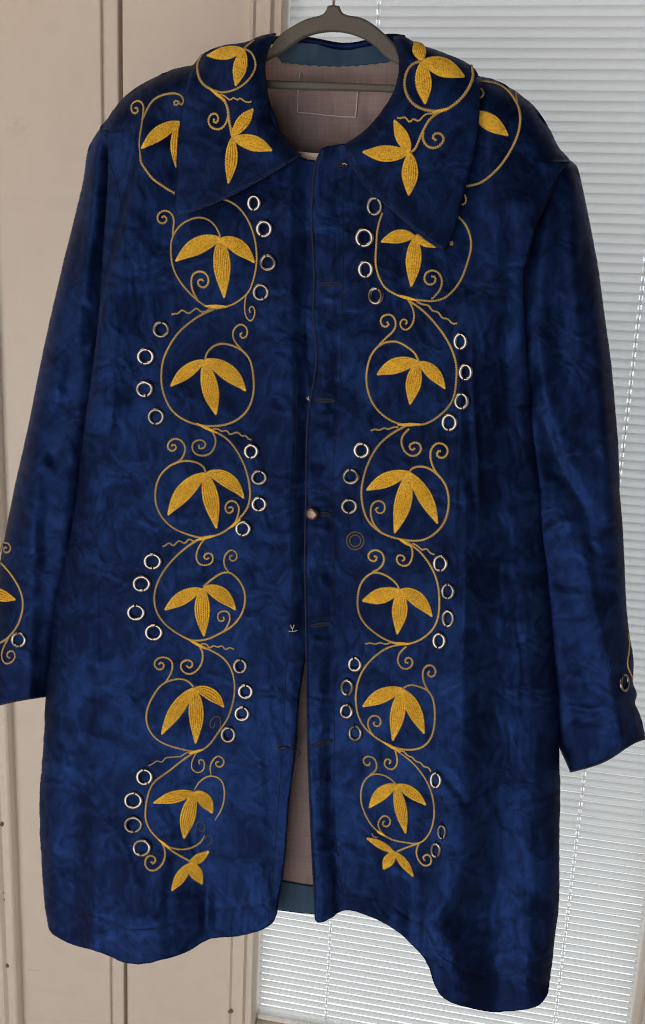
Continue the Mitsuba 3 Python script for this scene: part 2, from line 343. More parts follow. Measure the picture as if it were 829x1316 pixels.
# ---------------------------------------------------------------- the coat: depth of its cloth
def dist_to(poly, px, py, amps=None):
    q = np.asarray([p[:2] for p in poly], float)
    s = np.concatenate([[0], np.cumsum(np.linalg.norm(np.diff(q, axis=0), axis=1))])
    u = np.arange(0, s[-1], 2.0)
    pts = np.stack([np.interp(u, s, q[:, k]) for k in range(2)], 1)
    d, i = cKDTree(pts).query(np.stack([px, py], -1))
    if amps is None: return d
    return d, np.interp(u, s, amps)[i]
def roll(d, R): 
    x = 1 - np.clip(d / R, 0, 1)
    return 1 - np.sqrt(np.maximum(0, 1 - x * x))
def ridge(px, py, line, wl, wr, taper=60):
    """A fold along a mostly upright line (x as a function of y): 1 on the line, falling off over wl to the left and wr to the right."""
    q = np.asarray(line, float)
    dx = px - np.interp(py, q[:, 1], q[:, 0])
    w = np.where(dx < 0, wl, wr)
    e = np.clip((py - q[0, 1] + taper) / taper, 0, 1) * np.clip((q[-1, 1] + taper - py) / taper, 0, 1)
    return np.exp(-(dx / w) ** 2) * e * e * (3 - 2 * e)

SH_L = [(249, 83), (223, 89), (199, 99), (179, 110), (160, 124), (145, 142), (134, 157), (128, 166)]
ARM_L = [(128, 166), (136, 184), (139, 204), (137, 257), (132, 326), (127, 400), (118, 480), (107, 560)]
SIDE_L = [(107, 560), (99, 630), (92, 680), (80, 735), (72, 772), (68, 805), (64, 849), (59, 890), (56, 952), (52, 1005), (51, 1060), (55, 1133), (58, 1169), (61.5, 1190)]
HEM_L = [(66, 1199), (74, 1205), (96, 1215), (121, 1222), (145, 1231), (160, 1237), (183, 1239), (207, 1234), (237, 1225), (263, 1210), (280, 1205), (302, 1204), (324, 1199), (341, 1193)]
SLIT_L = [(352, 1184), (356, 1172), (358, 1156), (363, 1126), (368, 1074), (372, 1022), (379, 969), (382, 920), (387, 878), (393, 842)]
SH_R = [(614, 97), (638, 103), (663.6, 118), (685, 135), (706, 165), (719, 190), (729, 201), (733, 207)]
ARM_R = [(733, 207), (717, 225), (702, 259), (689, 288), (681, 318), (674, 352), (674, 399), (678, 463), (683, 518)]
SIDE_R = [(683, 518), (689, 582), (695, 640), (706, 735), (711, 810), (716, 885), (718.5, 960), (720, 1010), (719, 1069), (719, 1124), (717.5, 1174), (713, 1207), (710, 1236), (706.5, 1262)]
HEM_R = [(704, 1278), (692, 1292), (672, 1298), (650, 1300), (632, 1301), (610, 1297), (590, 1292), (575, 1286), (562, 1273), (554, 1252), (547, 1235), (532, 1217), (510, 1197), (475, 1178), (445, 1170), (434, 1174)]
EDGE_R = [(419, 1184), (407, 1185), (404.5, 1156), (402, 1107), (399, 1041), (396, 963), (395, 911), (394, 845), (393, 772), (392, 706), (393, 666), (394, 586), (396.5, 533), (401, 504), (405, 480), (407, 446), (403, 406), (404, 366), (403, 329), (401, 286), (402, 246), (406, 211), (411, 198)]
SIL = SH_L + ARM_L + SIDE_L
SILR = SH_R + ARM_R + SIDE_R
AMP_L = [.030] * len(SH_L) + [.02, .006, .006, .006, .006, .010, .014, .018] + [.02] * 3 + [.028] * (len(SIDE_L) - 3)
AMP_R = [.030] * len(SH_R) + [.012, .004, .004, .004, .005, .006, .008, .010, .014] + [.02] * 3 + [.028] * (len(SIDE_R) - 3)
FOLD_L = [(183, 195), (164, 273), (153, 318), (141, 364), (132, 402), (122, 459), (111, 516)]
FOLD_R = [(600, 440), (597, 520), (598, 700), (596, 820), (592, 940), (588, 1040), (590, 1120), (560, 1180), (585, 1260)]
HEMSEAM_L = [(63, 1150), (80, 1160), (98, 1169), (133, 1182), (168, 1194), (207, 1191), (246, 1180), (280, 1170), (341, 1162)]
HEMSEAM_R = [(445, 1147), (493, 1156), (523, 1178), (549, 1197), (560, 1222), (597, 1247), (619, 1254), (662, 1251.6), (708, 1243)]
def crease(line, amp, w, px, py):
    """A wrinkle along a line that dies away towards both of its ends and spreads as it does."""
    c = spline(line, 4.0)
    u = np.linspace(0, 1, len(c))
    dd, uu = dist_to(c, px, py, u)
    k = np.sin(np.pi * np.clip(uu, 0, 1)) ** 1.3
    return amp * k * np.exp(-(dd / (w * (1.5 - 0.5 * k))) ** 2)
def flare(py):
    """The coat hangs a little wider towards its hem."""
    t = np.clip((np.asarray(py, float) - 420) / 800, 0, 1)
    return 0.055 * t * t
CREASES = [([(455, 985), (500, 1010), (545, 1050)], .0030, 7), ([(445, 1040), (480, 1075), (520, 1090)], -.0026, 6), ([(540, 960), (575, 1000), (620, 1060)], -.0026, 6),
           ([(610, 1000), (650, 1080)], .0022, 6), ([(75, 950), (90, 1010)], .0022, 6), ([(140, 1050), (165, 1110), (175, 1165)], .0034, 7), ([(100, 1090), (112, 1150)], -.0026, 5),
           ([(125, 690), (124, 800), (126, 1000)], .0016, 4), ([(60, 1060), (75, 1130), (95, 1160)], .0028, 6), ([(230, 1090), (215, 1150), (212, 1190)], -.0026, 7),
           ([(592, 470), (597, 640), (596, 820), (590, 980)], .0022, 5), ([(604, 480), (612, 560), (618, 660)], .0020, 4), ([(240, 640), (246, 700), (240, 760)], .0012, 6),
           ([(360, 560), (366, 640), (362, 740)], .0016, 6), ([(268, 1130), (266, 1170), (265, 1212)], -.0060, 6), ([(278, 1120), (276, 1206)], .0030, 6), ([(300, 420), (320, 500), (316, 560)], .0014, 6),
           ([(640, 520), (650, 620), (648, 720)], .0018, 8), ([(620, 780), (660, 800), (700, 790)], .0018, 8), ([(625, 880), (665, 905), (705, 900)], -.0018, 8), ([(470, 1110), (520, 1120), (560, 1150)], .0024, 6)]
CREASES += [([(406, 376), (424, 384), (442, 380)], .0016, 4), ([(404, 300), (422, 296), (440, 302)], -.0013, 5), ([(398, 528), (416, 534), (436, 528)], .0017, 4), ([(396, 600), (412, 596), (428, 602)], -.0014, 5),
            ([(394, 672), (412, 680), (430, 676)], .0018, 4), ([(394, 740), (412, 736), (430, 742)], -.0014, 5), ([(396, 818), (412, 824), (430, 820)], .0018, 4), ([(400, 1010), (416, 1004), (430, 1012)], .0020, 5),
            ([(402, 1060), (418, 1070), (434, 1064)], -.0018, 5), ([(330, 360), (352, 372), (378, 366)], .0015, 6), ([(340, 520), (362, 528), (384, 520)], .0016, 5), ([(330, 690), (356, 700), (380, 690)], -.0016, 6)]
CREASES_S = [([(722, 905), (750, 912), (790, 906)], .0030, 5), ([(735, 930), (770, 925)], -.0024, 5), ([(692, 690), (720, 672), (750, 668)], .0030, 6), ([(700, 600), (730, 620)], -.0026, 6),
             ([(724, 866), (752, 872)], .0020, 5), ([(700, 740), (730, 752), (762, 748)], -.0022, 7), ([(60, 480), (85, 520)], .0030, 7), ([(90, 380), (120, 400)], -.0030, 7),
             ([(126, 430), (112, 455)], .0030, 5), ([(20, 700), (50, 720)], -.0022, 7), ([(10, 830), (45, 842)], .0022, 6), ([(45, 590), (80, 612)], .0024, 7)]
def body_depth(px, py):
    px, py = np.asarray(px, float), np.asarray(py, float)
    d = np.full(px.shape, 0.045) + flare(py)
    for line, amp in ((SIL, AMP_L), (SILR, AMP_R)):
        dd, a = dist_to(line, px, py, amp)
        d -= a * roll(dd, 38)
    for line, amp, w in CREASES:
        d += crease(line, amp, w, px, py)
    # the left yoke fold falls off into the armhole; the right panel turns away past its long front fold
    d += 0.015 * ridge(px, py, FOLD_L, 6, 45)
    low = np.clip((py - 420) / 500, 0, 1); low = low * low * (3 - 2 * low)
    d += (0.006 + 0.022 * low) * ridge(px, py, FOLD_R, 80, 34, 110)
    d += 0.003 * ridge(px, py, [(590, 480), (592, 560), (585, 640)], 5, 6)
    d += 0.0025 * ridge(px, py, [(606, 470), (611, 560), (616, 640)], 4, 5)
    d += 0.006 * ridge(px, py, [(625, 160), (650, 300), (640, 420)], 22, 40)
    d -= 0.006 * ridge(px, py, [(655, 300), (650, 420), (655, 560)], 16, 16)
    # placket valley at the right front, hem flares
    lw = np.clip((py - 620) / 420, 0, 1)
    d -= 0.012 * lw * ridge(px, py, [(436, 600), (431, 800), (430, 940), (429, 1025), (434, 1090), (441, 1175)], 16, 34, 80)
    hl = np.clip((py - 760) / 420, 0, 1); hl = hl * hl
    d += hl * (0.016 * ridge(px, py, [(170, 700), (182, 1000), (185, 1250)], 60, 50) - 0.012 * ridge(px, py, [(285, 700), (276, 1000), (266, 1250)], 34, 26)
               + 0.008 * ridge(px, py, [(120, 700), (124, 1000), (122, 1250)], 14, 14) - 0.007 * ridge(px, py, [(98, 700), (92, 1000), (90, 1250)], 14, 16)
               + 0.007 * ridge(px, py, [(328, 700), (330, 1250)], 24, 20) - 0.003 * ridge(px, py, [(640, 700), (640, 1280)], 26, 26)
               + 0.004 * ridge(px, py, [(676, 700), (678, 1280)], 22, 18) + 0.006 * ridge(px, py, [(500, 800), (505, 1200)], 16, 20) - 0.008 * ridge(px, py, [(535, 800), (530, 1230)], 18, 18))
    # soft crumple of the cloth
    q = np.stack([px / 46, py / 85, np.zeros_like(px)], -1)
    d += 0.0052 * (meshkit.fbm(q, 3, 3) - 0.5) + 0.0026 * (meshkit.fbm(q * [3.2, 1.9, 1] + 7, 3, 8) - 0.5)
    # creases: narrow wrinkles running mostly down the cloth
    w = meshkit.fbm(np.stack([px / 15 + 2.0 * meshkit.noise(q * 1.5, 4), py / 120, np.full_like(px, 3.0)], -1), 2, 12)
    d += 0.0010 * np.clip(1 - np.abs(w - 0.5) * 5, 0, 1) * np.clip(meshkit.fbm(q * 0.8 + 40, 2, 3) * 2.4 - 0.8, 0, 1)
    for line in (HEMSEAM_L, HEMSEAM_R):
        d -= 0.0012 * np.exp(-(dist_to(line, px, py) / 1.8) ** 2)
    return d
def left_depth(px, py):
    px = np.asarray(px, float)
    t = np.clip((px - 372) / 24, 0, 1)
    return body_depth(px, py) - 0.0075 * t * t * (3 - 2 * t)
def right_depth(px, py):
    px, py = np.asarray(px, float), np.asarray(py, float)
    e = np.interp(py, [p[1] for p in EDGE_R[::-1]], [p[0] for p in EDGE_R[::-1]])
    return body_depth(px, py) - 0.003 * roll(np.abs(px - e), 4) + 0.0006 * np.clip((432 - px) / 4, 0, 1)

COAT = 'velvet_coat'
left_poly = SH_L + ARM_L[1:] + SIDE_L[1:] + [(61.5, 1191, 1)] + HEM_L + SLIT_L + [(400, 800, 1), (412, 700), (420, 480), (424, 216, 1), (408, 207), (392, 204), (384, 199, 1), (364, 178), (345, 130), (320, 100), (290, 88, 1)]
left_poly[0] = (249, 83, 1)
right_poly = [(411, 198, 1), (414, 191), (425, 187), (441, 185, 1), (470, 190), (500, 150), (530, 100), (600, 92, 1)] + SH_R + [(733, 208, 1)] + ARM_R[1:] + SIDE_R[1:] + HEM_R + EDGE_R[:-1]
def ragged(ring, amp=0.55, seed=0):
    """The pile makes the cloth's outline slightly uneven."""
    s = np.concatenate([[0], np.cumsum(np.linalg.norm(np.diff(ring, axis=0), axis=1))])
    t = np.roll(ring, -1, 0) - np.roll(ring, 1, 0); t /= np.maximum(np.linalg.norm(t, axis=1, keepdims=True), 1e-9)
    o = 2 * (meshkit.fbm(np.stack([s / 7.0, 0 * s + seed, 0 * s], -1), 3, 3) - 0.5)
    return ring + np.stack([-t[:, 1], t[:, 0]], 1) * (amp * 1.1 * o)[:, None]
left_ring, right_ring = ragged(outline(left_poly, 1.7)), ragged(outline(right_poly, 1.7), 0.55, 5)
add(f'{COAT}__front_panel', shell(left_ring, left_depth, 0.004, 2.4), 'velvet', True)
add(f'{COAT}__front_panel', shell(right_ring, right_depth, 0.004, 2.4), 'velvet', True)

# back of the coat, its lining and facings
back_poly = [(262, 76, 1), (300, 72), (345, 62), (388, 53), (425, 59), (447, 61), (475, 56), (512, 48), (560, 74), (606, 100), (650, 122), (690, 160), (712, 210, 1), (670, 330), (668, 460), (690, 700), (700, 900), (706, 1090), (695, 1158, 1), (560, 1160), (440, 1160), (418, 1174), (403, 1175), (380, 1173), (355, 1170), (250, 1165), (80, 1150, 1), (72, 1000), (80, 850), (112, 600), (140, 400), (150, 210), (150, 160, 1), (190, 118)]
lum = lambda px, py: -0.012 + 0.024 * np.clip((np.asarray(py, float) - 760) / 220, 0, 1) + flare(py) + 0.009 * (meshkit.fbm(np.stack([px / 34, py / 60, np.zeros_like(px)], -1), 3, 21) - 0.5)
bk = outline(back_poly, 4)
add(f'{COAT}__back_panel', shell(bk, lambda x, y: lum(x, y) - 0.004, 0.004, 7), 'velvet', True)
lin_poly = Polygon(bk).buffer(-2.0)
add(f'{COAT}__lining', shell(np.array(lin_poly.exterior.coords)[:-1], lambda x, y: lum(x, y) - 0.0005, 0.001, 5), 'lining', True, label='mauve cotton lining seen at the neck and through the front opening')
scal = [(500 - i * 6, 80 + 5.5 * math.sin(math.pi * min(1, max(0, (500 - i * 6 - 362) / 138))) - (0.0 if i % 2 else 1.4)) for i in range(24)]
tw = [(330, 66, 1), (345, 63), (388, 54), (425, 60), (447, 62), (475, 57), (512, 50, 1), (516, 72, 1)] + [(x, y, 1) for x, y in scal] + [(352, 68, 1)]
add(f'{COAT}__neck_facing', shell(outline(tw, 3), lambda x, y: lum(x, y) + 0.0022, 0.002, 3), 'teal_cotton', True, label='teal facing band with scalloped edge inside the back neck')
hf = [(340, 1130, 1), (363, 1133), (402, 1139.5), (425, 1140, 1), (425, 1172, 1), (403, 1174), (380, 1172), (340, 1168, 1)]
add(f'{COAT}__hem_facing', shell(outline(hf, 3), lambda x, y: lum(x, y) + 0.0022, 0.002, 3), 'teal_cotton', True, label='teal hem facing inside the back hem')
c = spline([(338, 56), (350, 52), (388, 51), (425, 57.5), (447, 59.5), (475, 54.5), (500, 48), (520, 50)], 2)
add(f'{COAT}__collar_fold', sweep(P(c[:, 0], c[:, 1], np.full(len(c), -0.010)), 0.0035, 0.006, 8), 'velvet', True)
add(f'{COAT}__neck_tape', shell(outline([(380, 194, 1), (395, 196), (412, 197, 1), (412, 208, 1), (388, 206, 1)], 2), lambda x, y: 0.026 + 0 * x, 0.002, 2), 'cream_thread', False, label='white tape showing inside the front neck')
def thread(name, pts, depth, r, bsdf, lift=0.0, rope=0.0, step=1.0, label=None):
    c = spline(pts, step)
    return add(name, sweep(P(c[:, 0], c[:, 1], depth(c[:, 0], c[:, 1]) + lift), r, r, 5, rope, 0.0016), bsdf, True, label)
thread(f'{COAT}__label_stitching', [(386, 92), (384.6, 100), (383, 125), (382, 144)], lum, 0.0006, 'cream_thread', 0.0012)
thread(f'{COAT}__label_stitching', [(382, 144), (403, 146), (425, 148.5), (457, 150.5)], lum, 0.0006, 'cream_thread', 0.0012)
thread(f'{COAT}__label_stitching', [(457, 150.5), (458.5, 135), (459.5, 118), (460, 105)], lum, 0.0006, 'cream_thread', 0.0012)

# collar leaves
INN_L = [(386, 198), (370, 183), (352, 156), (344, 124), (340, 95), (342, 70), (354, 44)]
OUT_L = [(354, 41), (335, 46), (318, 53), (300, 56), (278, 61), (260, 70), (251, 80)]
INN_R = [(441, 185), (467, 169), (488, 146), (502, 125), (509, 108), (512.5, 82), (509, 60), (504, 48)]
OUT_R = [(504, 46), (516, 46), (531, 53), (566, 66), (595, 78), (608, 86)]
colL = [(354, 42, 1)] + OUT_L[1:] + [(246, 90), (240, 112), (235, 136), (231, 160), (227, 197), (225.5, 240), (224.5, 268), (229.5, 277.5, 1), (250, 271), (286, 256.5), (324, 237), (360, 216), (386.5, 199, 1)] + INN_L[1:-1]
colR = [(504, 47, 1)] + OUT_R[1:] + [(615, 98), (616.5, 125), (614, 169), (608, 204), (600.5, 233), (591, 270), (580, 306), (571, 321, 1), (564, 320), (553, 312), (524, 288), (500, 266), (476, 246), (458, 220), (441, 186, 1)] + INN_R[1:-1]
def smooth_body(px, py): 
    d = np.full(np.shape(px), 0.045)
    for line, amp in ((SIL, AMP_L), (SILR, AMP_R)):
        dd, a = dist_to(line, px, py, amp); d -= 0.75 * a * roll(dd, 60)
    return d
def collar_depth(px, py):
    px, py = np.asarray(px, float), np.asarray(py, float)
    d = smooth_body(px, py) + 0.014
    for inn, out in ((INN_L, OUT_L), (INN_R, OUT_R)):
        d -= 0.022 * roll(dist_to(inn, px, py), 26) + 0.020 * roll(dist_to(out, px, py), 26)
    rim = np.minimum(dist_to(CL_EDGE, px, py), dist_to(CR_EDGE, px, py))
    d -= 0.0035 * roll(rim, 5)
    d += 0.004 * np.clip((py - 215) / 90, 0, 1)
    q = np.stack([px / 40, py / 60, np.zeros_like(px)], -1)
    return d + 0.004 * (meshkit.fbm(q, 3, 17) - 0.5)
CL_EDGE = [(246, 90), (240, 112), (235, 136), (231, 160), (227, 197), (225.5, 240), (224.5, 268), (229.5, 277.5), (250, 271), (286, 256.5), (324, 237), (360, 216), (386.5, 199)]
CR_EDGE = [(615, 98), (616.5, 125), (614, 169), (608, 204), (600.5, 233), (591, 270), (580, 306), (571, 321), (564, 320), (553, 312), (524, 288), (500, 266), (476, 246), (458, 220), (441, 186)]
add(f'{COAT}__collar_leaf', shell(ragged(outline(colL, 1.8), 0.4, 12), collar_depth, 0.005, 2.5), 'velvet', True)
add(f'{COAT}__collar_leaf', shell(ragged(outline(colR, 1.8), 0.4, 15), collar_depth, 0.005, 2.5), 'velvet', True)
def edge_cord(pts, depth, lift, r, bsdf='velvet_edge', label=None, step=1.5):
    c = spline(pts, step)
    add(f'{COAT}__bound_edge', sweep(P(c[:, 0], c[:, 1], depth(c[:, 0], c[:, 1]) + lift), r, r * 1.2, 6), bsdf, True, label)
edge_cord([(229.5, 276.5), (250, 270), (286, 255.5), (324, 236), (360, 215), (386, 198.5)], collar_depth, -0.001, 0.0013)
edge_cord([(442, 187), (458.5, 220), (476.5, 245.5), (500.5, 265.5), (524.5, 287), (553, 311), (570, 320)], collar_depth, -0.001, 0.0011)
edge_cord(EDGE_R[2:], right_depth, -0.0006, 0.0013, label='worn grey front edge of the buttonhole side')

# sleeves
SL_OUT = [(128, 166), (117, 183), (111.5, 200), (108, 226), (100, 263), (88, 311), (77, 356), (62, 421), (48.5, 485), (35, 554), (20, 620), (8, 680), (0, 722), (-10, 790), (-16, 860), (-20, 912)]
SL_IN = [(150, 200), (152, 300), (143, 380), (132, 470), (120, 560), (110, 640), (96, 735), (84, 800), (74, 860), (64, 893)]
SR_OUT = [(733, 206), (740, 212), (748, 237), (761, 301), (770, 352), (778, 412), (785, 463), (789, 505), (795, 582), (797, 640), (799, 660), (803, 735), (806.5, 795), (811.5, 830), (814.5, 856), (814, 880), (818.5, 893), (816, 903), (821, 915), (828, 940), (830, 948)]
SR_IN = [(700, 230), (672, 300), (660, 360), (658, 460), (668, 560), (680, 660), (692, 760), (702, 860), (716, 955), (724, 972), (730, 986)]
def sleeve_depth(px, py, out, inn, R1, A1, R2, A2, base):
    px, py = np.asarray(px, float), np.asarray(py, float)
    d = np.full(px.shape, base)
    for line, amp, w in CREASES_S:
        d += crease(line, amp, w, px, py)
    d += 0.6 * flare(py)
    d -= A1 * roll(dist_to(out, px, py), R1) + A2 * roll(dist_to(inn, px, py), R2)
    q = np.stack([px / 40, py / 75, np.full_like(px, 2.0)], -1)
    d += 0.006 * (meshkit.fbm(q, 3, 31) - 0.5) + 0.002 * (meshkit.fbm(q * 3 + 9, 2, 5) - 0.5)
    return d
def sleeve_l(px, py):
    d = sleeve_depth(px, py, SL_OUT, SL_IN, 34, .032, 52, .034, 0.034)
    d += 0.006 * ridge(px, py, [(126, 190), (118, 300), (100, 420)], 10, 12) - 0.005 * ridge(px, py, [(100, 400), (75, 560), (60, 700)], 12, 16)
    return d + 0.004 * ridge(px, py, [(45, 600), (40, 740), (36, 900)], 16, 10)
def sleeve_r(px, py):
    d = sleeve_depth(px, py, SR_OUT, SR_IN, 34, .032, 26, .016, 0.032)
    d += 0.006 * ridge(px, py, [(705, 290), (694, 400), (700, 520)], 12, 18) + 0.005 * ridge(px, py, [(735, 240), (736, 330), (742, 430)], 12, 12)
    d -= 0.005 * ridge(px, py, [(686, 500), (712, 580), (748, 650)], 12, 9) 
    d += 0.006 * ridge(px, py, [(745, 690), (770, 800), (786, 870), (799, 955)], 26, 9)
    return d + 0.004 * ridge(px, py, [(765, 400), (776, 520), (784, 640)], 12, 8)
CUFF_L = [(-20, 908), (0, 905), (15, 901.5), (40, 897), (62, 893.5)]
CUFF_R = [(829, 948), (813, 954.6), (796.6, 965.5), (780, 976), (760, 984), (733, 991)]
slL = [(*SL_OUT[0], 1)] + SL_OUT[1:-1] + [(-20, 908, 1)] + CUFF_L[1:-1] + [(62, 893.5, 1)] + SL_IN[::-1][1:]
srR = [(*SR_OUT[0], 1)] + SR_OUT[1:-1] + [(829, 947, 1)] + CUFF_R[1:-1] + [(733, 991, 1)] + SR_IN[::-1]
for poly, dep in ((slL, sleeve_l), (srR, sleeve_r)):
    ring = ragged(outline(poly, 1.8), 0.55, 9)
    # a flattened tube: front skin and back skin meet along both sides
    pts, tri = fill(ring, 3)
    front = P(pts[:, 0], pts[:, 1], dep(pts[:, 0], pts[:, 1]))
    add(f'{COAT}__sleeve', shell(ring, dep, 0.004), 'velvet', True)
    back = shell(outline(poly, 5), lambda x, y: -0.012 - 0.010 * (1 - roll(np.minimum(dist_to(SL_OUT, x, y), dist_to(SR_OUT, x, y)), 30)), 0.003, 6)
    add(f'{COAT}__sleeve_back', back, 'velvet', True)
def cuff_edge(pts, dep): 
    c = spline(pts, 1.5)
    add(f'{COAT}__cuff_edge', sweep(P(c[:, 0], c[:, 1], dep(c[:, 0], c[:, 1]) - 0.001), 0.0016, 0.002, 6), 'velvet_edge', True)
cuff_edge(CUFF_L, sleeve_l); cuff_edge(CUFF_R, sleeve_r)

# stitched seams, and dark lines along two folds
def seam_or_fold(pts, dep, r=0.00032, bsdf='dark_thread', lift=0.0003): thread(f'{COAT}__seam_and_fold_line', pts, dep, r, bsdf, lift, 0.3)
seam_or_fold([(441, 240), (441.5, 329), (440, 393), (438, 470), (435, 533), (428, 600), (428, 666), (430, 746), (428, 845), (430, 943), (428, 1025), (433, 1090), (441, 1156)], right_depth)
seam_or_fold([(382, 480), (381, 540), (379, 600), (377, 700), (374, 800), (368, 860), (364, 940), (358, 1030), (352, 1110), (345, 1185)], left_depth)
seam_or_fold([(63, 1150), (80, 1160), (98, 1169), (133, 1182), (168, 1194), (207, 1191), (246, 1180), (280, 1170), (341, 1162)], left_depth, 0.0003)
seam_or_fold([(445, 1147), (493, 1156), (523, 1178), (549, 1197), (560, 1222), (597, 1247), (619, 1254), (662, 1251.6), (708, 1243)], right_depth, 0.0003)
seam_or_fold([(139, 206), (150, 235), (156, 275)], left_depth)  # dark line along the armhole fold
seam_or_fold([(716, 227), (702, 260), (689, 289), (681, 319), (676, 352), (676, 399)], sleeve_r, 0.0008, 'dark_thread', 0.002)
seam_or_fold([(774, 820), (781, 855), (789, 900), (798, 945)], sleeve_r)
seam_or_fold([(686, 505), (712, 580), (745, 660)], sleeve_r)  # dark line along a sleeve crease, its shade put in as colour
seam_or_fold([(232, 262), (260, 262), (300, 242), (340, 220), (374, 199)], collar_depth)
seam_or_fold([(452, 192), (468, 224), (500, 257), (530, 282), (560, 307)], collar_depth)

# button, buttonholes, loose threads
def disc(px, py, depth, r, h, name, bsdf):
    prof = [(0, h), (r * .55, h * .95), (r * .8, h * .8), (r * .93, h * .5), (r, h * .1), (r, -h * .6), (0, -h * .6)]
    m = trimesh.creation.revolve(np.array(prof[::-1]), sections=28)
    v = m.vertices
    c = P(np.array(px), np.array(py), depth)
    m = trimesh.Trimesh(np.stack([v[:, 0], -v[:, 2], v[:, 1]], 1) @ np.array([[math.cos(.25), -math.sin(.25), 0], [math.sin(.25), math.cos(.25), 0], [0, 0, 1]]) + c, m.faces, process=False)
    add(name, m, bsdf, 40)
disc(401, 660.5, float(right_depth(np.array([402.]), np.array([660.]))[0]) + 0.006, 0.0069, 0.0032, f'{COAT}__button', 'bronze')
for (x0, y0, x1, y1) in ((430, 212, 446, 211), (411, 365.5, 438, 364), (405, 514, 430, 515), (409, 660, 425, 661.5), (400, 804.5, 425, 801), (402, 959, 426, 952)):
    t = np.linspace(0, 2 * np.pi, 60, endpoint=False)
    cx, cy, hx = (x0 + x1) / 2, (y0 + y1) / 2, (x1 - x0) / 2
    bx = cx + hx * np.cos(t); by = cy + (y1 - y0) / 2 * np.cos(t) + 1.9 * np.sin(t)
    k = add(f'{COAT}__buttonhole', sweep(P(bx, by, right_depth(bx, by) + 0.0005), 0.0013, 0.0010, 6, 0.3, 0.0016, closed=True, strands=0), 'velvet_edge', True)
    u = np.linspace(-.85, .85, 20)
    scene[f'{k}__slit'] = mikit.ply(sweep(P(cx + hx * u, cy + (y1 - y0) / 2 * u, right_depth(cx + hx * u, cy + 0 * u) + 0.0003), 0.0009 * np.sqrt(1 - u ** 2), 0.0005, 5), 'black_thread', smooth=True)
thread(f'{COAT}__loose_thread', [(440, 211), (443, 210), (446, 212)], right_depth, 0.0005, 'cream_thread', 0.0022)
for pts in ([(394, 511), (398, 515)], [(396, 514), (397, 509)], [(373, 803), (376, 808), (378, 803)], [(376, 808), (376, 811)], [(371, 811), (377, 811.5), (382, 810)], [(353, 962), (361, 962), (368, 960)]):
    thread(f'{COAT}__loose_thread', pts, left_depth, 0.00055, 'cream_thread' if pts[0][1] < 900 else 'worn_thread', 0.0012)
for pts in ([(374, 959), (380, 961), (387, 969)], [(375, 963), (381, 966), (384, 973)], [(372, 962), (366, 960), (357, 963)]):
    thread(f'{COAT}__loose_thread', pts, left_depth, 0.0006, 'black_thread', 0.0015)
thread(f'{COAT}__loose_thread', [(392, 806), (380, 802), (366, 804), (354, 811), (348, 817)], left_depth, 0.0003, 'dark_thread', 0.001)

# ---------------------------------------------------------------- embroidery
rnd = random.Random(11)
def conv(view, pts):
    (ox, oy, s) = view
    return [(ox + x / s, oy + y / s) for x, y in pts]
def vine(view, pts, depth, r=1.5, bsdf='tan_thread', name='vine', ends=(1, 1), lift=0.0004):
    c = spline(conv(view, pts), 0.5)
    n = len(c); t = np.arange(n) * 0.5
    tap = np.ones(n)
    if ends[0] < 1: tap *= np.clip(ends[0] + (1 - ends[0]) * t / 14, 0, 1)
    if ends[1] < 1: tap *= np.clip(ends[1] + (1 - ends[1]) * t[::-1] / 14, 0, 1)
    wob = 1 + 0.10 * (meshkit.noise(np.stack([t / 6, np.full(n, rnd.random() * 50), np.zeros(n)], -1), 2) - 0.5)
    rr = r * 0.84 * PXM * tap * wob
    add(f'{COAT}__{name}', sweep(P(c[:, 0], c[:, 1], depth(c[:, 0], c[:, 1]) + lift), rr, rr * 0.8, 6, 0.27, 2.9 * PXM, rnd.random() * 6, strands=0), bsdf, True)
def join(view, a, b, depth, w=2.6):
    """The thicker yellow knot of stitches where stems meet."""
    (p, q) = conv(view, [a, b]); p, q = np.array(p), np.array(q)
    L = np.linalg.norm(q - p); t = np.linspace(0, 1, max(6, int(L / 0.5)))
    ms = []
    nrm = np.array([-(q - p)[1], (q - p)[0]]) / L
    for o in (-0.55, 0.15, 0.7):
        wv = w * np.sin(np.pi * np.clip(t, .04, .96)) ** .7
        c = p + (q - p) * t[:, None] + nrm * (o * wv * .6)[:, None]
        ms.append(sweep(P(c[:, 0], c[:, 1], depth(c[:, 0], c[:, 1]) + 0.0009), 1.25 * PXM * (.5 + .5 * np.sin(np.pi * t)), 1.1 * PXM, 5, 0.22, 2.1 * PXM, rnd.random() * 6, strands=1))
    add(f'{COAT}__stem_knot', cat_mesh(ms), 'gold_thread', True)
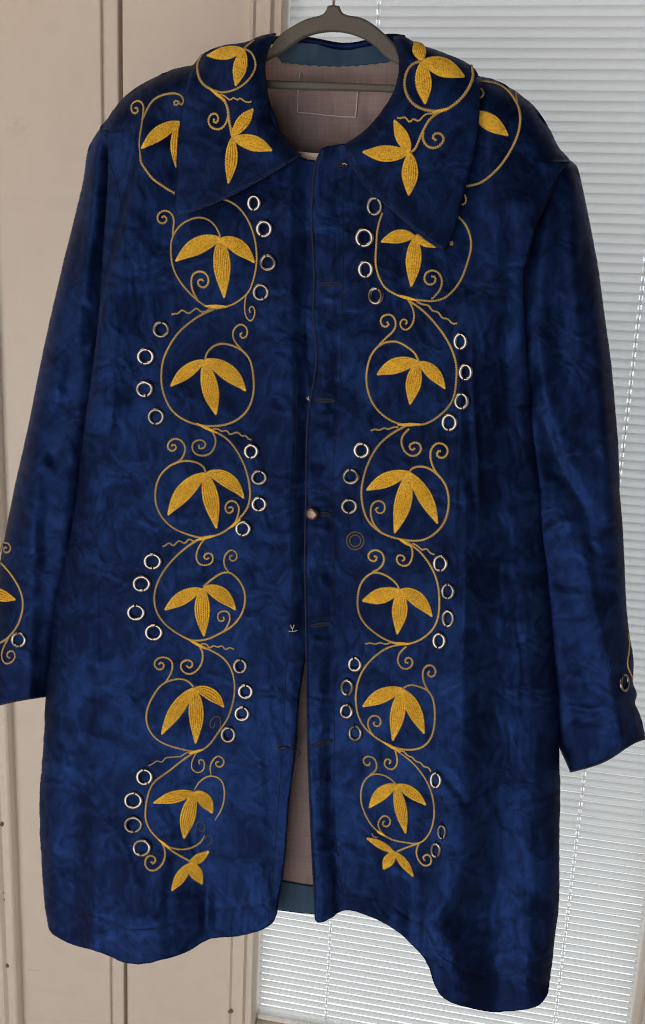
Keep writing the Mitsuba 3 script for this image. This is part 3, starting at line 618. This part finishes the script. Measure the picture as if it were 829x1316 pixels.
def leaf(view, base, tip, mid, hw, depth, bsdf='gold_thread'):
    """A leaf filled with rows of raised chain stitch running from base to tip, bordered by a cord."""
    b, t_, m = (np.array(p) for p in conv(view, [base, tip, mid]))
    hw = hw / view[2] * 0.93
    ctl = 2 * m - (b + t_) / 2
    L = np.linalg.norm(t_ - b)
    n = max(12, int(L / 0.55)); t = np.linspace(0, 1, n)[:, None]
    c = (1 - t) ** 2 * b + 2 * t * (1 - t) * ctl + t * t * t_
    tg = np.gradient(c, axis=0); tg /= np.linalg.norm(tg, axis=1, keepdims=True)
    nr = np.stack([-tg[:, 1], tg[:, 0]], 1)
    tt = t[:, 0]
    w = hw * (np.sin(np.pi * tt ** 0.86) ** 0.95) * (1 - 0.06 * np.sin(2 * np.pi * tt)) + 0.7
    rows = max(2, int(round(hw / 2.7)))
    ms = []
    for j in range(-rows, rows + 1):
        o = j / rows * 0.90
        jit = 0.35 * (meshkit.noise(np.stack([tt * L / 3.0, np.full(n, j * 3.7 + base[0]), np.full(n, base[1] * .1)], -1), 6) - 0.5)
        q = c + nr * (o * w + jit)[:, None]
        q = c[0] * 0 + q
        r = np.maximum(0.55, np.minimum(w / rows * 0.45, 1.6)) * PXM
        h = 0.0004 + np.minimum(w, 7) * PXM * 0.26 * math.sqrt(max(0, 1 - (j / rows) ** 2 * .9))
        ms.append(sweep(P(q[:, 0], q[:, 1], depth(q[:, 0], q[:, 1]) + h), r, r * 0.95, 5, 0.30, (2.5 + 0.9 * rnd.random()) * PXM, rnd.random() * 6, strands=1))
    k = add(f'{COAT}__leaf', cat_mesh(ms), bsdf, True)
    e = np.vstack([c + nr * (w * 1.0)[:, None], (c - nr * (w * 1.0)[:, None])[::-1]])
    e = e[np.concatenate([[True], np.linalg.norm(np.diff(e, axis=0), axis=1) > 0.15])]
    nm = key(f'{k}__border')
    scene[nm] = mikit.ply(sweep(P(e[:, 0], e[:, 1], depth(e[:, 0], e[:, 1]) + 0.0004), 0.62 * PXM, 0.62 * PXM, 5, 0.3, 2.4 * PXM, 0, True, 0), 'tan_thread', smooth=True)
def rings(view, lst, depth, name='metal_ring', lab=None):
    for (x, y, rx, ry) in lst:
        (cx, cy), = conv(view, [(x, y)])
        rx, ry = rx / view[2] - 2.1, ry / view[2] - 2.1
        t = np.linspace(0, 2 * np.pi, 56, endpoint=False)
        px, py = cx + rx * np.cos(t), cy + ry * np.sin(t)
        d = depth(px, py).mean()
        g = depth(np.array([cx - 9, cx + 9, cx, cx]), np.array([cy, cy, cy - 9, cy + 9]))
        tx, ty = rnd.gauss(0, .00007), rnd.gauss(0, .00007)         # each ring is sewn on at its own slight tilt
        dd = d + ((g[1] - g[0]) / 18 + tx) * (px - cx) + ((g[3] - g[2]) / 18 + ty) * (py - cy)
        c3 = P(px, py, dd + 0.0012)
        wr = np.full(56, 2.75 * PXM * min(1.0, (rx / ry) ** .5 + .05))
        a0 = rnd.uniform(-1.9, -1.2)
        k = add(f'{COAT}__{name}', sweep(c3, wr, wr * 0.85, 10, closed=True), rnd.choice(('ring_metal', 'ring_metal', 'ring_metal_dull')), True, lab)
        for a in (a0, a0 + math.pi + rnd.uniform(-.25, .25)):
            u = np.linspace(-1, 1, 9)
            qx, qy = cx + (rx + u * 3.0) * np.cos(a + .05 * u), cy + (ry + u * 3.0) * np.sin(a + .05 * u)
            lift = 0.0012 + (2.2 * PXM * 0.95) * np.sqrt(np.maximum(0, 1 - (u * .95) ** 2))
            dq = d + (g[1] - g[0]) / 18 * (qx - cx) + (g[3] - g[2]) / 18 * (qy - cy)
            nm = key(f'{k}__stitch')
            scene[nm] = mikit.ply(sweep(P(qx, qy, dq + lift), 0.00075, 0.0006, 5), 'black_thread', smooth=True)

LD, RD, CD = left_depth, right_depth, collar_depth
A = (160, 40, 4.145)
vine(A, [(640, 95), (670, 110), (692, 145), (698, 185), (685, 225), (655, 265), (610, 300), (560, 320), (515, 325), (480, 315)], CD)
vine(A, [(412, 128), (395, 160), (390, 205), (402, 255), (430, 290), (470, 315), (500, 340), (530, 370), (548, 405), (555, 450), (560, 490), (568, 530), (570, 555)], CD, 2.0)
vine(A, [(632, 98), (650, 80), (672, 62), (690, 48)], CD, 1.6)
vine(A, [(510, 335), (540, 350), (565, 365), (580, 355), (600, 365), (615, 358), (635, 370), (655, 378), (678, 375)], CD, 1.2, name='tendril')
vine(A, [(552, 455), (540, 490), (520, 515), (495, 522), (465, 512), (450, 490), (450, 465), (465, 443), (485, 440), (498, 455), (497, 478), (485, 487), (475, 478), (480, 466)], CD, 1.6, name='curl')
join(A, (455, 305), (540, 372), CD)
leaf(A, (630, 95), (440, 130), (540, 116), 33, CD); leaf(A, (634, 97), (592, 290), (616, 190), 35, CD)
leaf(A, (572, 562), (685, 415), (632, 482), 30, CD); leaf(A, (578, 572), (785, 635), (685, 596), 40, CD); leaf(A, (572, 570), (553, 810), (570, 680), 30, CD)
vine(A, [(290, 372), (285, 388), (270, 392), (265, 378), (272, 372), (285, 374), (300, 390), (314, 380), (310, 355), (285, 335), (235, 333), (180, 350), (150, 372), (130, 400), (112, 435), (98, 470)], LD, 1.6)
vine(A, [(83, 640), (80, 600), (84, 550), (92, 500), (98, 450), (102, 415), (98, 390), (80, 373), (58, 375), (40, 392), (38, 415), (48, 435), (62, 435), (72, 422), (65, 408), (55, 412)], LD, 1.5, name='curl')
vine(A, [(84, 640), (86, 680), (90, 700), (115, 740), (150, 785), (190, 815), (225, 838), (268, 862), (290, 868)], LD, 1.8)
leaf(A, (296, 485), (90, 625), (190, 541), 36, LD); leaf(A, (290, 483), (276, 725), (277, 600), 28, LD)

B = (170, 230, 4.145)
vine(B, [(470, 100), (490, 108), (530, 125), (570, 155), (605, 200), (635, 260), (655, 330), (663, 400), (660, 470), (645, 540), (620, 600), (580, 640), (530, 670), (480, 685), (430, 690), (390, 675), (340, 640), (290, 590), (245, 530), (215, 460), (207, 400), (208, 340), (225, 290), (260, 245), (310, 215), (360, 205), (410, 220), (445, 255), (465, 295), (470, 315)], LD)
vine(B, [(218, 310), (218, 270), (222, 230), (215, 195), (190, 172), (160, 172), (138, 192), (138, 220), (155, 235), (178, 228), (182, 208), (168, 198), (158, 208)], LD, 1.6, name='curl')
vine(B, [(350, 645), (325, 600), (315, 550), (325, 510), (355, 493), (385, 500), (405, 530), (402, 560), (380, 577), (358, 568), (352, 545), (368, 535), (380, 545)], LD, 1.7, name='curl')
vine(B, [(415, 690), (390, 705), (365, 705), (345, 690), (325, 700), (300, 715), (280, 705), (262, 700), (245, 715), (225, 718), (210, 722)], LD, 1.4, name='tendril')
vine(B, [(610, 610), (600, 660), (600, 700), (608, 735), (630, 755), (648, 735), (652, 700), (640, 680), (625, 690), (630, 712)], LD, 1.2, name='curl')
join(B, (385, 676), (510, 680), LD, 3.0)
leaf(B, (470, 318), (232, 437), (350, 355), 45, LD); leaf(B, (472, 318), (650, 445), (567, 362), 38, LD); leaf(B, (470, 320), (490, 632), (478, 455), 45, LD)
rings(B, [(648, 127, 37, 45), (702, 265, 44, 47), (723, 446, 44, 46), (685, 603, 45, 47)], LD)

C = (160, 390, 4.145)
vine(C, [(475, 32), (420, 55), (350, 100), (285, 160), (235, 235), (205, 310), (197, 380), (200, 440), (220, 510), (255, 570), (310, 615), (370, 640), (430, 652), (490, 652), (550, 642), (620, 605), (665, 550), (688, 470), (687, 390), (675, 320), (648, 270), (610, 240), (560, 220), (510, 215), (470, 232), (440, 265), (430, 300)], LD, 1.8)
vine(C, [(645, 270), (615, 235), (585, 195), (578, 160), (590, 130), (620, 112), (645, 125), (655, 150), (645, 178), (625, 182), (618, 165), (628, 155)], LD, 1.5, name='curl')
vine(C, [(455, 670), (478, 700), (486, 735), (475, 775), (450, 802), (415, 810), (380, 800), (362, 770), (370, 740), (395, 728), (420, 732), (432, 752), (420, 770), (400, 770), (398, 752)], LD, 1.6, name='curl')
vine(C, [(470, 670), (500, 670), (520, 680), (545, 678), (560, 695), (585, 690), (610, 690), (625, 705), (645, 705), (660, 720), (678, 725)], LD, 1.4, name='tendril')
join(C, (385, 638), (495, 690), LD, 2.8)
leaf(C, (425, 303), (247, 440), (332, 364), 33, LD); leaf(C, (426, 305), (488, 592), (456, 450), 44, LD); leaf(C, (430, 300), (645, 465), (550, 366), 43, LD)
rings(C, [(195, 138, 46, 46), (112, 282, 47, 46), (107, 456, 47, 45), (168, 603, 46, 46), (675, 788, 40, 42)], LD)

D = (160, 540, 4.145)
vine(D, [(430, 35), (480, 60), (540, 95), (590, 150), (630, 220), (655, 290), (668, 360), (668, 420), (650, 475), (615, 520), (570, 565), (520, 600), (470, 618), (410, 625), (350, 612), (280, 585), (220, 540), (180, 480), (165, 420), (170, 350), (195, 290), (240, 245), (290, 222), (345, 217), (395, 230), (425, 255), (432, 280)], LD, 1.8)
vine(D, [(262, 235), (295, 215), (318, 180), (322, 140), (300, 108), (265, 100), (238, 118), (232, 145), (248, 162), (268, 158), (275, 140), (262, 130), (252, 138)], LD, 1.7, name='curl')
vine(D, [(570, 570), (590, 545), (605, 505), (610, 470), (598, 442), (570, 430), (545, 445), (538, 470), (550, 492), (570, 490), (578, 472), (565, 462), (555, 470)], LD, 1.6, name='curl')
vine(D, [(400, 630), (370, 645), (345, 635), (320, 655), (300, 645), (280, 650), (260, 668), (240, 655), (220, 665), (203, 673)], LD, 1.4, name='tendril')
vine(D, [(425, 635), (400, 670), (385, 710), (385, 740), (400, 765), (430, 772), (460, 762), (472, 735), (460, 712), (435, 712), (425, 730), (438, 740), (450, 732)], LD, 1.6, name='curl')
join(D, (560, 575), (618, 528), LD, 2.4); join(D, (375, 640), (490, 612), LD, 2.8)
leaf(D, (430, 283), (232, 505), (322, 378), 44, LD); leaf(D, (432, 285), (490, 575), (460, 415), 42, LD); leaf(D, (436, 282), (635, 415), (548, 318), 38, LD)
rings(D, [(717, 305, 44, 42), (717, 447, 42, 42), (632, 578, 43, 43), (150, 752, 49, 45)], LD)

E = (150, 680, 4.145)
vine(E, [(480, 38), (420, 65), (350, 115), (280, 185), (230, 260), (203, 340), (205, 410), (230, 470), (280, 525), (340, 565), (395, 590), (450, 592), (500, 580), (560, 550), (610, 520), (655, 470), (680, 410), (682, 340), (660, 285), (630, 250), (600, 232), (560, 235), (515, 262), (480, 290), (462, 308)], LD, 1.8)
vine(E, [(605, 235), (580, 205), (572, 165), (585, 130), (610, 112), (635, 125), (640, 150), (625, 168), (605, 162), (605, 145), (620, 142)], LD, 1.5, name='curl')
vine(E, [(575, 540), (595, 505), (603, 475), (595, 445), (570, 437), (545, 448), (540, 475), (555, 490), (572, 482), (568, 466)], LD, 1.5, name='curl')
vine(E, [(432, 612), (455, 650), (458, 690), (445, 730), (410, 765), (375, 770), (348, 750), (342, 725), (355, 705), (380, 698), (400, 708), (402, 728), (385, 738), (372, 725)], LD, 1.7, name='curl')
vine(E, [(450, 612), (480, 615), (495, 632), (515, 622), (540, 628), (560, 622), (580, 640), (600, 632), (625, 642)], LD, 1.3, name='tendril')
join(E, (378, 585), (480, 640), LD, 2.7)
leaf(E, (450, 318), (257, 430), (350, 366), 35, LD); leaf(E, (460, 315), (465, 570), (456, 430), 40, LD); leaf(E, (465, 312), (632, 430), (556, 348), 38, LD)
rings(E, [(192, 172, 0, 0)] if 0 else [(133, 291, 49, 45), (103, 444, 49, 45), (198, 550, 49, 46), (657, 730, 39, 42)], LD)

G5 = (150, 820, 4.145)
vine(G5, [(430, 30), (490, 60), (560, 100), (605, 155), (625, 220), (628, 290), (615, 360), (590, 430), (550, 490), (500, 560), (460, 592), (410, 602), (340, 590), (260, 565), (205, 530), (170, 480), (158, 420), (170, 360), (200, 300), (240, 250), (290, 225), (335, 218), (380, 230), (410, 262)], LD, 1.7)
vine(G5, [(258, 240), (280, 205), (296, 165), (292, 125), (265, 105), (230, 105), (205, 125), (205, 150), (225, 167), (248, 158), (250, 140), (235, 130), (225, 142)], LD, 1.7, name='curl')
vine(G5, [(550, 482), (555, 450), (548, 425), (530, 418), (510, 430), (498, 455), (505, 478), (520, 470), (520, 450)], LD, 0.9, 'worn_thread', name='curl')
vine(G5, [(405, 605), (365, 615), (340, 630), (315, 632), (290, 635), (260, 640), (240, 660), (215, 655), (195, 668), (170, 680)], LD, 1.2, name='tendril')
vine(G5, [(425, 610), (405, 650), (400, 690), (425, 715), (455, 708), (467, 680), (458, 650), (440, 652), (442, 672)], LD, 1.2, name='curl')
join(G5, (385, 615), (465, 592), LD, 2.4)
leaf(G5, (410, 268), (240, 512), (322, 378), 36, LD); leaf(G5, (412, 272), (420, 560), (424, 400), 39, LD); leaf(G5, (415, 268), (570, 368), (503, 300), 30, LD)
rings(G5, [(686, 285, 42, 42), (668, 403, 42, 42), (594, 515, 42, 45), (148, 740, 46, 46)], LD)

G = (140, 960, 4.145)
vine(G, [(475, 18), (400, 65), (310, 135), (240, 190), (205, 270), (195, 350), (200, 400), (230, 455), (275, 500), (300, 520), (340, 538), (400, 545), (450, 532), (490, 505), (510, 470)], LD, 1.8, ends=(1, .4))
vine(G, [(455, 230), (480, 190), (520, 160), (550, 155), (590, 170), (612, 210), (615, 265), (600, 330), (565, 390)], LD, 1.5, ends=(.6, .4))
vine(G, [(545, 150), (540, 110), (555, 70), (580, 50), (605, 60), (612, 85), (595, 105), (575, 100), (572, 82), (588, 78)], LD, 1.6, name='curl', ends=(.5, 1))
vine(G, [(280, 505), (298, 550), (295, 600), (270, 640), (230, 658), (200, 640), (195, 605), (215, 580), (240, 585), (248, 605), (235, 620), (225, 608)], LD, 1.9, name='curl')
vine(G, [(470, 430), (466, 418), (480, 400), (500, 400), (510, 420), (505, 445), (488, 448), (480, 432)], LD, 0.8, 'worn_thread', name='curl')
vine(G, [(508, 492), (528, 472), (546, 480), (545, 508), (522, 524)], LD, 0.8, 'worn_thread', name='curl')
vine(G, [(285, 510), (340, 555), (390, 585), (435, 610)], LD, 1.9)
join(G, (260, 488), (330, 545), LD, 2.4)
leaf(G, (455, 243), (238, 298), (350, 265), 29, LD); leaf(G, (456, 246), (400, 487), (422, 365), 40, LD); leaf(G, (458, 240), (550, 352), (512, 285), 34, LD)
leaf(G, (430, 622), (335, 765), (384, 690), 26, LD); leaf(G, (432, 622), (497, 730), (462, 668), 33, LD); leaf(G, (430, 618), (533, 555), (478, 594), 22, LD)
rings(G, [(130, 285, 50, 47), (130, 415, 51, 46), (175, 538, 50, 48)], LD)

Hs = (0, 680, 4.145)
SLD = sleeve_l
vine(Hs, [(-20, 160), (5, 180), (50, 230), (90, 290), (118, 360), (120, 430), (100, 500), (65, 555), (20, 595), (-20, 615)], SLD, 1.9)
vine(Hs, [(-14, 140), (5, 100), (20, 75), (45, 78), (57, 100), (45, 122), (25, 120), (25, 100), (38, 98)], SLD, 1.6, name='curl')
vine(Hs, [(50, 572), (20, 630), (10, 680), (30, 715), (65, 705), (80, 675), (70, 652), (45, 655), (40, 680), (55, 685)], SLD, 1.6, name='curl')
leaf(Hs, (-70, 318), (82, 375), (0, 350), 30, SLD)
rings(Hs, [(100, 590, 42, 43)], SLD)

I = (450, 30, 3.454)
vine(I, [(537, 186), (545, 230), (530, 280), (500, 325), (460, 362), (415, 385), (365, 388), (310, 375), (270, 345), (247, 300), (243, 255), (255, 210), (280, 180), (312, 168)], CD, 2.0)
vine(I, [(410, 385), (360, 420), (330, 465), (305, 520), (285, 560), (270, 570)], CD, 1.8)
vine(I, [(325, 480), (325, 515), (345, 545), (375, 552), (405, 535), (415, 510), (400, 490), (375, 492), (370, 510), (385, 518)], CD, 1.8, name='curl')
vine(I, [(400, 395), (370, 400), (340, 402), (320, 418), (300, 432), (280, 425), (265, 437), (245, 418), (225, 420), (208, 418)], CD, 1.3, name='tendril')
join(I, (365, 395), (440, 378), CD, 2.4)
leaf(I, (318, 166), (284, 84), (306, 118), 28, CD); leaf(I, (322, 168), (507, 237), (412, 194), 42, CD); leaf(I, (318, 170), (333, 357), (326, 260), 35, CD)
leaf(I, (262, 572), (197, 430), (232, 506), 28, CD); leaf(I, (260, 572), (57, 570), (160, 578), 35, CD); leaf(I, (265, 575), (260, 762), (266, 665), 35, CD)
vine(I, [(560, 252), (580, 255), (640, 265), (690, 290), (725, 330), (748, 375), (755, 430), (745, 490), (720, 550), (680, 615), (630, 670), (570, 710), (510, 722), (480, 724)], RD, 1.7)
vine(I, [(737, 306), (736, 325), (742, 350)], RD, 1.5)
vine(I, [(560, 290), (578, 290), (590, 302), (588, 322), (575, 330)], RD, 1.4, name='curl')
leaf(I, (540, 395), (700, 497), (622, 440), 36, RD)

J = (440, 230, 4.145)
vine(J, [(600, 185), (650, 235), (680, 300), (685, 370), (665, 450), (635, 530), (590, 595), (540, 635), (480, 650), (410, 645), (340, 635), (280, 612), (230, 580), (195, 520), (178, 450), (180, 370), (185, 290), (200, 220), (215, 180)], RD, 1.6)
vine(J, [(475, 640), (510, 605), (530, 560), (525, 520), (500, 492), (465, 490), (440, 515), (445, 550), (470, 562), (495, 545), (492, 522), (475, 520)], RD, 1.6, name='curl')
vine(J, [(630, 82), (648, 84), (658, 105), (652, 130), (632, 135)], RD, 1.3, name='curl')
vine(J, [(395, 650), (430, 668), (460, 675), (480, 700), (510, 710), (535, 740), (560, 745), (585, 768), (612, 768)], RD, 1.4, name='tendril')
vine(J, [(350, 645), (375, 690), (382, 740), (365, 785), (335, 803), (312, 785), (312, 760), (330, 748), (345, 760), (335, 775)], RD, 1.4, name='curl')
join(J, (290, 618), (400, 648), RD, 2.5)
vine(J, [(573, 340), (580, 336), (588, 342), (582, 349), (574, 345)], RD, 1.7, name='leaf_tip')
leaf(J, (385, 308), (208, 335), (300, 306), 34, RD); leaf(J, (386, 312), (367, 572), (380, 430), 40, RD); leaf(J, (388, 302), (500, 362), (440, 330), 25, RD)
rings(J, [(172, 145, 43, 52), (117, 312, 49, 52), (123, 481, 41, 48), (178, 622, 41, 48)], RD)

K = (430, 380, 4.145)
vine(K, [(400, 30), (460, 70), (530, 140), (590, 220), (630, 300), (650, 380), (648, 460), (635, 540), (600, 600), (550, 645), (490, 680), (420, 688), (340, 680), (270, 645), (215, 590), (185, 530), (170, 450), (178, 370), (200, 310), (240, 265), (290, 245), (340, 248), (390, 275), (430, 310), (448, 350)], RD, 1.7)
vine(K, [(235, 265), (280, 220), (318, 180), (325, 140), (305, 105), (275, 102), (250, 120), (250, 150), (270, 165), (288, 152), (278, 138)], RD, 1.6, name='curl')
vine(K, [(340, 700), (310, 702), (285, 710), (265, 705), (240, 715), (215, 712), (192, 720)], RD, 1.5, name='tendril')
join(K, (335, 688), (460, 684), RD, 3.0)
leaf(K, (445, 352), (228, 420), (330, 372), 40, RD); leaf(K, (442, 358), (402, 578), (422, 460), 40, RD); leaf(K, (450, 355), (588, 495), (524, 410), 34, RD)
rings(K, [(670, 243, 38, 47), (698, 407, 38, 47), (676, 561, 40, 47), (612, 675, 43, 48)], RD)

L = (420, 540, 4.145)
vine(L, [(430, 25), (350, 70), (280, 130), (225, 220), (195, 310), (185, 390), (195, 470), (225, 540), (285, 595), (340, 620), (400, 635), (460, 642), (520, 635), (580, 600), (625, 545), (648, 470), (648, 400), (630, 340), (595, 295), (550, 260), (505, 247), (460, 255), (440, 275)], RD, 1.8)
vine(L, [(610, 310), (575, 265), (555, 210), (555, 165), (580, 128), (615, 125), (642, 150), (640, 182), (615, 200), (590, 188), (592, 168), (608, 165)], RD, 1.7, name='curl')
vine(L, [(440, 45), (405, 85), (400, 130), (425, 175), (460, 190), (492, 175), (502, 145), (485, 122), (458, 122), (442, 140), (455, 158), (470, 148)], RD, 1.7, name='curl')
vine(L, [(290, 598), (250, 550), (235, 500), (240, 455), (265, 432), (295, 435), (310, 460), (300, 490), (275, 493), (262, 475), (278, 465)], RD, 1.6, name='curl')
vine(L, [(455, 655), (490, 675), (510, 690), (530, 685), (550, 705), (575, 715)], RD, 1.3, name='tendril')
vine(L, [(430, 645), (455, 690), (452, 740), (430, 772), (395, 772), (375, 750), (378, 725), (400, 720), (415, 738), (402, 750)], RD, 1.6, name='curl')
join(L, (380, 628), (450, 672), RD, 2.6)
leaf(L, (440, 278), (213, 372), (322, 316), 38, RD); leaf(L, (432, 285), (362, 600), (406, 440), 45, RD); leaf(L, (440, 280), (590, 550), (522, 408), 37, RD)
rings(L, [(185, 160, 44, 44), (129, 300, 45, 44), (120, 459, 45, 43)], RD)
for rr in (47, 31):
    t = np.linspace(0, 2 * np.pi, 120, endpoint=False)
    cx, cy = L[0] + 152 / L[2] + rr / L[2] * np.cos(t) * .97, L[1] + 642 / L[2] + rr / L[2] * np.sin(t)
    add(f'{COAT}__ring_stitching', sweep(P(cx, cy, RD(cx, cy) + .0004), 0.0009, 0.0007, 6, .25, .0016, closed=True), 'worn_thread', True, label='bare brown thread circles where a metal ring is missing')

Mv = (420, 680, 4.145)
vine(Mv, [(430, 70), (490, 115), (540, 175), (575, 240), (595, 310), (600, 390), (595, 460), (570, 525), (520, 575), (460, 605), (400, 610), (330, 595), (260, 555), (200, 500), (170, 440), (165, 370), (175, 310), (205, 260), (250, 232), (300, 240), (350, 270), (380, 305), (388, 325)], RD, 1.7)
vine(Mv, [(245, 228), (285, 205), (305, 165), (295, 130), (265, 112), (235, 120), (222, 145), (238, 168), (262, 165), (265, 148), (250, 145)], RD, 1.8, name='curl')
vine(Mv, [(370, 608), (340, 605), (310, 612), (285, 605), (260, 612), (235, 607), (205, 612)], RD, 1.4, name='tendril')
vine(Mv, [(425, 625), (390, 660), (380, 705), (400, 738), (435, 742), (457, 715), (448, 690), (425, 688), (420, 708), (435, 712)], RD, 1.6, name='curl')
join(Mv, (350, 606), (445, 612), RD, 2.6)
leaf(Mv, (388, 325), (190, 382), (290, 355), 40, RD); leaf(Mv, (388, 330), (375, 558), (389, 432), 40, RD); leaf(Mv, (392, 325), (560, 465), (482, 372), 37, RD)
rings(Mv, [(605, 183, 40, 47), (645, 332, 37, 45), (645, 477, 35, 48), (598, 595, 37, 45)], RD)

N = (420, 820, 4.145)
vine(N, [(410, 33), (330, 50), (260, 95), (200, 160), (165, 240), (155, 310), (160, 380), (180, 440), (220, 495), (270, 535), (320, 565), (370, 585), (430, 595), (490, 588), (530, 565), (560, 520), (575, 450), (575, 380), (560, 310), (530, 275), (490, 258), (450, 250), (415, 262), (405, 272)], RD, 1.7)
vine(N, [(545, 290), (522, 245), (512, 195), (525, 155), (555, 145), (577, 165), (575, 195), (555, 205), (540, 190), (550, 175)], RD, 1.7, name='curl')
vine(N, [(250, 520), (225, 480), (222, 440), (245, 415), (275, 420), (288, 445), (275, 468), (252, 462), (255, 445)], RD, 1.6, name='curl')
vine(N, [(380, 600), (410, 605), (435, 628), (455, 635), (475, 655), (500, 665), (520, 685), (540, 690), (555, 712)], RD, 1.4, name='tendril')
vine(N, [(365, 600), (375, 640), (372, 675), (350, 698), (320, 690), (308, 665), (322, 645), (340, 655), (332, 670)], RD, 1.6, name='curl')
join(N, (300, 552), (395, 608), RD, 2.4)
leaf(N, (405, 270), (193, 365), (292, 308), 37, RD); leaf(N, (398, 280), (352, 545), (378, 400), 38, RD); leaf(N, (408, 275), (518, 508), (465, 382), 37, RD)
rings(N, [(150, 140, 38, 42), (107, 264, 36, 46), (105, 390, 37, 42), (152, 507, 38, 45), (580, 758, 33, 46)], RD)

O = (420, 950, 4.145)
vine(O, [(375, 65), (440, 110), (500, 175), (545, 250), (568, 330), (572, 400), (560, 470), (530, 525), (490, 553), (420, 550), (350, 535), (300, 508), (250, 470), (210, 410), (185, 340), (183, 280), (200, 225), (240, 190), (290, 188), (330, 205), (360, 230), (370, 240)], RD, 1.45, ends=(.5, 1))
vine(O, [(230, 190), (258, 168), (266, 135), (250, 102), (220, 92), (198, 105), (203, 132), (225, 138), (230, 120)], RD, 1.6, name='curl')
vine(O, [(295, 500), (275, 460), (285, 425), (310, 408), (335, 425), (335, 452), (315, 465), (298, 450), (308, 435)], RD, 1.5, name='curl')
vine(O, [(272, 522), (252, 520), (240, 500)], RD, 0.9, name='curl')
vine(O, [(490, 555), (478, 600), (490, 645), (520, 672), (550, 665), (555, 635), (535, 615), (515, 630), (525, 648)], RD, 1.5, name='curl')
vine(O, [(485, 556), (430, 575), (375, 598)], RD, 1.6)
join(O, (268, 490), (312, 515), RD, 2.2)
leaf(O, (370, 243), (228, 365), (292, 290), 33, RD); leaf(O, (368, 246), (420, 500), (394, 370), 31, RD); leaf(O, (374, 243), (527, 350), (452, 285), 27, RD)
leaf(O, (358, 605), (213, 528), (288, 563), 17, RD); leaf(O, (358, 606), (303, 692), (330, 646), 26, RD); leaf(O, (360, 602), (460, 730), (412, 661), 19, RD)
rings(O, [(612, 495, 27, 42), (580, 592, 30, 43)], RD)
for pts in ([(600, 315), (612, 320), (618, 335), (608, 348)], [(585, 425), (600, 415), (612, 402)]):
    vine(O, pts, RD, 0.8, 'black_thread', name='loose_thread')

Pv = (679, 780, 5.527)
SRD = sleeve_r
vine(Pv, [(712, 190), (718, 280), (708, 360), (706, 420), (730, 480), (742, 510)], SRD, 1.3)
rings(Pv, [(683, 540, 38, 68)], SRD)

# ---------------------------------------------------------------- the hanger
HD = 0.017
def flat_solid(ring, d0, thick, bevel):
    """A moulded flat bar: the outline as a solid, with its long edges rounded."""
    poly = Polygon(ring).buffer(0)
    loops = []
    for o, dd in ((-bevel, d0 + thick / 2), (-bevel * .3, d0 + thick / 2 - bevel * .35 * PXM), (0, d0 + thick / 2 - bevel * PXM)):
        loops.append((poly.buffer(o), dd))
    ms = []
    for g, dd in loops: pass
    pts, tri = fill(np.array(poly.buffer(-0.01).exterior.coords)[:-1], 1.6)
    e = cKDTree(np.array(poly.exterior.segmentize(0.5).coords)).query(pts)[0]
    d = d0 + thick / 2 - bevel * PXM * roll(e, bevel)
    f = P(pts[:, 0], pts[:, 1], d); b = f.copy(); b[:, 1] = -(d0 - thick / 2 + bevel * PXM * roll(e, bevel))
    n = len(pts)
    de = np.vstack([tri[:, [0, 1]], tri[:, [1, 2]], tri[:, [2, 0]]]); ee = np.sort(de, axis=1)
    _, inv, cnt = np.unique(ee, axis=0, return_inverse=True, return_counts=True)
    rim = de[cnt[inv.ravel()] == 1]
    side = np.vstack([np.stack([rim[:, 1], rim[:, 0], rim[:, 0] + n], 1), np.stack([rim[:, 1], rim[:, 0] + n, rim[:, 1] + n], 1)])
    return trimesh.Trimesh(np.vstack([f, b]), np.vstack([tri, tri[:, ::-1] + n, side]), process=False)
arm = [(421, 7.5, 1), (428, 6.5), (436, 7.5, 1), (438, 13), (444, 18.5), (460, 21.5), (478, 30), (495, 44), (508, 59), (520, 80), (560, 110), (610, 140), (640, 158), (640, 168, 1), (600, 152), (552, 126), (520, 104), (513, 84), (500, 76), (485, 62), (470, 51), (450, 43), (430, 40), (408, 42), (390, 48), (372, 60), (355, 71), (341, 78), (325, 98), (290, 120), (250, 140), (215, 156, 1), (215, 146), (250, 126), (295, 98), (330, 76), (345, 66), (356, 49), (372, 36), (390, 26), (404, 21.5), (414, 18.5), (419, 13)]
add('coat_hanger__arms', flat_solid(outline(arm, 1.5), HD, 0.009, 3.0), 'hanger_flock', 40)
barp = [(310, 100, 1), (341, 102.5), (420, 105.5), (508, 109), (560, 112, 1), (560, 124, 1), (508, 118.5), (420, 115.5), (341, 112.5), (310, 110, 1)]
add('coat_hanger__trouser_bar', flat_solid(outline(barp, 1.5), HD, 0.008, 2.5), 'hanger_flock', 40)
base = P(np.array(428.5), np.array(12.0), HD)
hk = [(0, 0), (0, .03), (0, .055), (.006, .066), (.02, .078), (.028, .095), (.022, .113), (.006, .122), (-.012, .117), (-.022, .104)]
c = spline([(a * 1000, b * 1000) for a, b in hk], 2) / 1000
add('coat_hanger__hook', sweep(np.stack([base[0] + c[:, 0], np.full(len(c), base[1]), base[2] + c[:, 1]], 1), 0.0015, 0.0015, 10), 'steel', True)
tag('coat_hanger', 'grey flocked coat hanger with steel hook inside the coat collar', 'coat hanger')
tag(COAT, 'long blue velvet coat with gold leaf embroidery and metal rings, on a hanger', 'coat')
